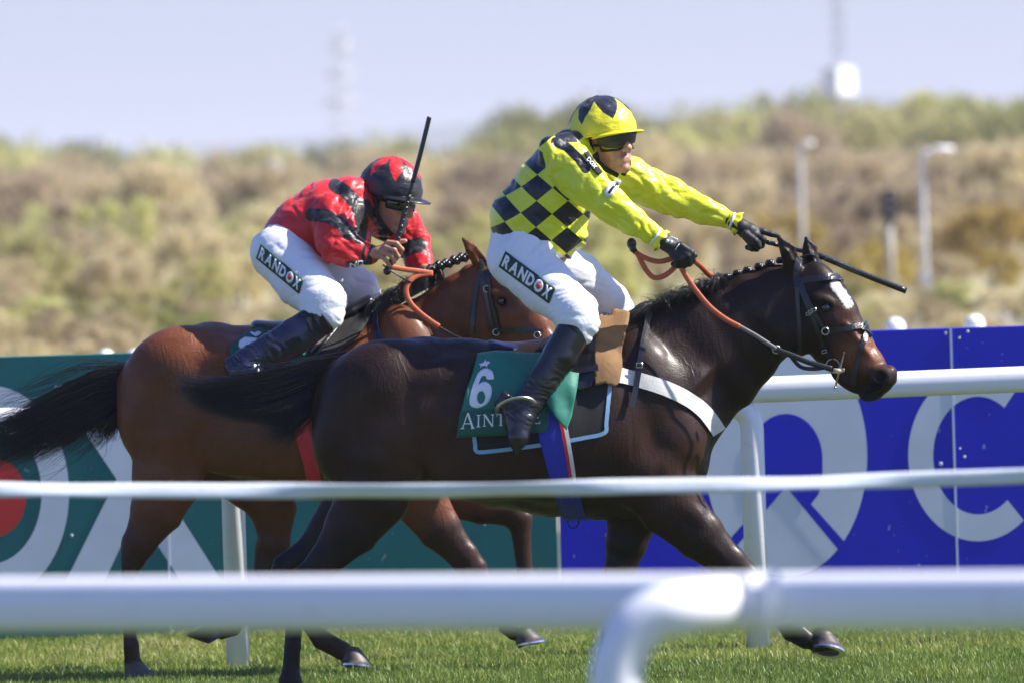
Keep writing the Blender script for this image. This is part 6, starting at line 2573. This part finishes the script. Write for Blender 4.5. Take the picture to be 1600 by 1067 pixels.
# back flap of the silk cover over the nape
S = SDF(HF.w(-.09, 0, 0) - .16, HF.w(-.09, 0, 0) + .16, .006)
S.seg(HF.w(-.09, 0, .03), HF.w(-.085, 0, -.085), .052, .040, .085, .062, HF.s, .02)
v, q = S.mesh(2)
mk('cap_flap', v, q, simple('yellow_satin', (0.80, 0.79, 0.028)), pF)


def whip(name_, label, fr, pts, parts, rad):
    """riding whip: handle with binding, shaft and flat padded end; pts are photo points with offsets"""
    r = empty('whip', fr.p(*pts[0]), label, 'whip')
    c = spline([fr.p(*p) for p in pts], 10)
    n = len(c)
    a, b = int(n * parts[0]), int(n * parts[1])
    for nm, i0, i1, r0, r1 in (('handle', 0, a, rad[0], rad[0] * .85), ('shaft', a - 1, b, rad[1], rad[1] * .9), ('padded_flap', b - 1, n, rad[2], rad[2])):
        mb = MB()
        seg = c[i0:i1]
        mb.tube(seg, [r0 + (r1 - r0) * k / max(1, len(seg) - 1) for k in range(len(seg))], 12)
        if nm != 'shaft':
            for k in range(1, len(seg) - 1):
                d = seg[k + 1] - seg[k - 1]
                d /= np.linalg.norm(d)
                if nm == 'handle' and k % 2 == 0:
                    mb.tube([seg[k] - d * .004, seg[k] + d * .004], (r0 + (r1 - r0) * k / len(seg)) * 1.14, 10)
        mb.build(nm, M_WHIP, r, True)
    mb = MB()
    mb.sphere(c[0], rad[0] * 1.5, 12, 8)
    mb.build('butt_cap', M_WHIP, r, True)
    return r


whip('whip', 'black padded whip held out over the ears of the dark horse', F, [(1160, 366, .155), (1185, 375, .14), (1230, 387, .125), (1280, 400, .12), (1340, 425, .12), (1416, 455, .12)], (.36, .55), (.0105, .0095, .0125))
mb = MB()
c = F.p(987, 381, -.2)
mb.sphere(c, .020, 14, 10, (1, 1, 1.15))
mb.sphere(c + np.array((.004, -.004, -.018)), .015, 12, 8)
mb.tube([c + np.array((0, 0, -.01)), F.p(993, 394, -.2)], .012, 10)
mb.build('rein_stopper', M_WHIP, rn, True)

# ------------------------------------------------------------------ rider in red and black
pK = empty('person', K.p(470, 470, 0), 'jockey in red and black silks crouched low on the bay horse', 'person')
torsoK = [(452, 372, 0, 42, .165), (476, 358, 0, 52, .18), (515, 338, 0, 56, .195), (552, 325, 0, 48, .18), (572, 320, 0, 38, .13)]
n_armK = [(530, 325, -.16, 42, .065), (524, 355, -.215, 36, .058), (522, 384, -.245, 31, .050), (548, 392, -.25, 25, .042), (582, 398, -.25, 15, .030)]
f_armK = [(590, 330, .14, 40, .07), (626, 352, .20, 34, .058), (645, 382, .22, 29, .048), (655, 406, .16, 22, .04), (664, 424, .10, 15, .028)]
n_legK = [(434, 392, -.11, 45, .105), (474, 440, -.20, 42, .088), (508, 472, -.285, 35, .068), (506, 490, -.295, 31, .058), (494, 506, -.30, 25, .05)]
f_legK = [(458, 398, .11, 44, .10), (520, 430, .20, 38, .085), (560, 452, .27, 32, .068), (570, 470, .29, 28, .058), (560, 505, .30, 24, .05)]
n_bootK = [(492, 504, -.305, 27, .054), (462, 525, -.315, 28, .055), (425, 545, -.33, 25, .05), (395, 560, -.345, 22, .044), (382, 566, -.35, 22, .044)]
n_footK = [(364, 572, -.345, 17, .036), (378, 578, -.365, 18, .042), (400, 588, -.385, 15, .036), (416, 596, -.39, 8, .02)]
f_bootK = [(558, 500, .30, 27, .054), (520, 535, .33, 26, .05), (470, 590, .34, 22, .044), (455, 605, .34, 22, .044), (450, 630, .36, 10, .03)]
HK = Head(K.p(610, 308, -.05), (math.cos(.78) * math.cos(-.17), -math.sin(.78) * math.cos(-.17), math.sin(-.17)), (.16, -.05, 1), 1.14)
S = SDF(K.p(335, 640, -.50), K.p(700, 235, .42), .0042)
for L_ in (torsoK, n_armK, f_armK, n_legK, f_legK):
    limb(S, K, L_, .02, .016)
for L_ in (n_bootK, f_bootK, n_footK):
    limb(S, K, L_, .012, .012)
limb(S, K, [(450, 372, 0, 40, .155), (438, 394, 0, 46, .165)], .03, .014)
HK.add(S)
S.seg(K.p(568, 322, 0), HK.w(-.02, 0, -.06), .056, .052, None, None, (0, 1, 0), .02)
g = lambda x, y, o, r: (K.p(x, y, o), r)
n_handK = [
    [g(578, 397, -.25, .026), g(592, 395, -.262, .029), g(602, 391, -.268, .028), g(608, 388, -.268, .020)],
    [g(606, 379, -.285, .0115), g(620, 381, -.300, .0110), g(628, 390, -.285, .0100), g(625, 399, -.262, .0092)],
    [g(602, 386, -.290, .0120), g(616, 391, -.305, .0112), g(622, 401, -.288, .0102), g(617, 408, -.262, .0094)],
    [g(598, 393, -.288, .0118), g(611, 400, -.302, .0110), g(616, 409, -.285, .0100), g(610, 414, -.262, .0092)],
    [g(593, 399, -.280, .0108), g(604, 408, -.294, .0100), g(609, 416, -.280, .0092), g(604, 418, -.262, .0085)],
    [g(604, 382, -.255, .0140), g(620, 378, -.262, .0122), g(633, 377, -.27, .0100)]]
f_handK = [
    [g(663, 421, 0.100, .026), g(673, 427, 0.040, .029), g(679, 431, 0.000, .024)],
    [g(677, 423, 0.010, .0115), g(687, 427, -0.020, .0108), g(689, 435, -0.030, .0098), g(683, 439, -0.020, .009)],
    [g(675, 427, 0.000, .0120), g(684, 433, -0.030, .0112), g(685, 441, -0.040, .0100), g(679, 443, -0.030, .0092)],
    [g(672, 431, -0.005, .0118), g(680, 438, -0.035, .0108), g(680, 446, -0.040, .0098), g(674, 447, -0.030, .009)],
    [g(668, 434, 0.000, .0108), g(674, 442, -0.030, .0100), g(674, 449, -0.035, .009), g(669, 449, -0.025, .0085)],
    [g(671, 421, 0.040, .0135), g(681, 421, 0.000, .0115), g(687, 423, -0.025, .0098)]]
hand_prims(S, n_handK + f_handK, .005)
v, q = S.mesh(1)
mk('body', v, q, SKIN, pK, True, attrs=body_attrs(v, HK))
# jacket
S = SDF(K.p(395, 450, -.36), K.p(690, 255, .36), .0058)
limb(S, K, torsoK, .03)
blob(S, K, 478, 380, 0, 48, 24, .16, -35, .03)
blob(S, K, 545, 375, 0, 36, 34, .15, -10, .03)
limb(S, K, n_armK, .022)
limb(S, K, f_armK, .022)
chain(S, K, [(545, 300, -.14, 22, .05), (575, 305, -.04, 26, .06), (600, 330, .06, 30, .07)], .025)
v, q = S.mesh(2)
n_ = normals(v, q)
dT = dist_limb(v, K, torsoK)
dn, df = dist_limb(v, K, n_armK), dist_limb(v, K, f_armK)
isarm = sstep(-.01, .02, dT - np.minimum(dn, df))
v1 = folds(v, n_, [K.p(a[0], a[1], a[2]) for a in n_armK], .0050, 8, 24, 33)
v2 = folds(v, n_, [K.p(a[0], a[1], a[2]) for a in f_armK], .0050, 8, 24, 37)
v3 = folds(v, n_, [K.p(a[0], a[1], a[2]) for a in torsoK[::-1]], .0042, 9, 11, 41)
v = v3 * (1 - isarm)[:, None] + np.where((dn < df)[:, None], v1, v2) * isarm[:, None]
px, py = to_px(v)
nearm = ((dn < df) & (dn < .03)).astype(float)
A_, B2 = K.p(530, 318, -.16), K.p(522, 384, -.245)
armt = along(v, A_, B2)
band1 = np.where((dn < df), np.abs(near_line(px, py, [(487, 336), (510, 338), (532, 350), (545, 366)])), 99) 
yoke = near_line(px, py, [(523, 290), (540, 300), (556, 318), (566, 345), (562, 372)])
cuff = near_line(px, py, [(583, 384), (577, 398), (578, 412)])
cuff2 = near_line(px, py, [(570, 384), (567, 398), (568, 410)])
farband = near_line(px, py, [(630, 392), (642, 386), (655, 384)]) + np.where(px > 612, 0, 50)
collar = near_line(px, py, [(572, 318), (582, 336), (596, 356), (600, 374)])
mark = np.minimum.reduce([band1 / 10.5, yoke / 10.5, cuff / 3.4, cuff2 / 2.4, farband / 12.0, collar / 6.5])


def jacketK_col(nt):
    bl = math_n(nt, 'SUBTRACT', 1.0, step_n(nt, attr_n(nt, 'mk').outputs['Fac'], 0.95, 0.05))
    red = ramp(nt, noise_n(nt, 5, 2), [(0.3, (0.60, 0.012, 0.016)), (0.7, (0.70, 0.018, 0.020))])
    return mix_rgb(nt, bl, red, (0.014, 0.014, 0.017))


mk('jacket', v, q, satin_mat('red_satin', jacketK_col, .42, .42, 20), pK, True, attrs={'mk': mark})
treeJK = bvh(v, q)
drape_poly('sponsor_label', [(540, 411), (552, 408), (580, 405), (574, 413), (556, 420), (543, 419)], treeJK, YK - .22, .004, M_PATCH, pK, thick=.002, maxlen=5)
v2, f2 = text_2d('ND', .03)
drape('label_lettering', place_2d(v2, (546, 418), (.98, -.18), (.1, -1), 22, 8), f2, treeJK, YK - .22, .0075, M_PRINT, pK, thick=.0004, maxlen=4)
# breeches
S = SDF(K.p(375, 540, -.42), K.p(610, 345, .42), .0058)
limb(S, K, [(446, 374, 0, 36, .155), (436, 394, 0, 46, .175)], .03)
limb(S, K, n_legK, .03)
limb(S, K, f_legK, .03)
v, q = S.mesh(2)
n_ = normals(v, q)
v = folds(v, n_, [K.p(a[0], a[1], a[2]) for a in n_legK], .0022, 20, 10, 51)
mk('breeches', v, q, M_BREECH, pK)
treeBK = bvh(v, q)
sponsor_patch(pK, treeBK, YK - .2, ((408, 382), (67, 56), (-7.5, 22)))
for boot, foot in ((n_bootK, n_footK), (f_bootK, None)):
    pts = boot + (foot or [])
    P3 = np.array([K.p(a[0], a[1], a[2]) for a in pts])
    S = SDF(P3.min(0) - .12, P3.max(0) + .12, .005)
    limb(S, K, boot, .015)
    if foot:
        limb(S, K, foot, .018)
        S.seg(K.p(372, 560, -.345), K.p(356, 570, -.345), .030, .030, .034, .034, (0, 1, 0), .008, cap=.010)
        S.seg(K.p(356, 572, -.35), K.p(366, 588, -.36), .018, .018, .032, .032, (0, 1, 0), .008, cap=.010)
    v, q = S.mesh(2)
    n_ = normals(v, q)
    d0 = K.p(boot[0][0], boot[0][1], boot[0][2]) - K.p(boot[1][0], boot[1][1], boot[1][2])
    d0 /= np.linalg.norm(d0)
    t = (K.p(boot[0][0], boot[0][1], boot[0][2]) - v) @ d0
    cr = sstep(.10, .24, t) * (1 - sstep(.36, .44, t))
    rip = np.sin(t * 230 + 7 * vnoise(v * 16, 6) + 20 * v[:, 1]) * cr * .0017 * (1 + vnoise(v * 20, 8))
    v = v + n_ * rip[:, None]
    mk('boot', v, q, M_BOOTB, pK, True, attrs={'crease': .25 + cr})
    if foot:
        mb = MB()
        c0 = K.p(boot[0][0], boot[0][1], boot[0][2])
        up = np.cross(d0, (0, 1, 0))
        cuff_sleeve(mb, c0, d0, up, .078, .060, .052, -.044)
        mb.build('boot_cuff', M_BLACKC, pK, True)


def capK_col(nt):
    f_, s_, u_ = (attr_n(nt, k).outputs['Fac'] for k in ('hf', 'hs', 'hu'))
    th = math_n(nt, 'ARCTAN2', s_, f_)
    tri = math_n(nt, 'PINGPONG', math_n(nt, 'ADD', th, 0.15 + 1.0472), 0.5236)
    lim = math_n(nt, 'MULTIPLY_ADD', tri, 0.155, -0.002)
    redm = step_n(nt, math_n(nt, 'SUBTRACT', u_, math_n(nt, 'SUBTRACT', 0.112, lim)), 0.0, 0.002)
    return mix_rgb(nt, redm, (0.014, 0.014, 0.018), (0.66, 0.016, 0.018))


helmet_parts(pK, HK, satin_mat('black_cap_satin', capK_col, .38, .35, 30), simple('black_peak', (0.016, 0.016, 0.018), .35, .1, 30), peak_len=.066)
goggles(pK, HK, M_LENS_B, -.006)
chin_strap(pK, HK)
whip('whip', 'black whip raised upright in the bare fist of the jockey in red', K, [(605, 424, -.275), (613, 404, -.275), (622, 372, -.272), (634, 325, -.27), (645, 285, -.27), (655, 248, -.27), (664, 212, -.27), (671, 183, -.27)], (.52, .58), (.0120, .0095, .0105))
strap_free('strap_end', [K.p(598, 414, -.26), K.p(612, 424, -.255), K.p(628, 434, -.24), K.p(642, 441, -.2)], .004, .010, M_LEATH, rk, 5, (0, 1, 0))
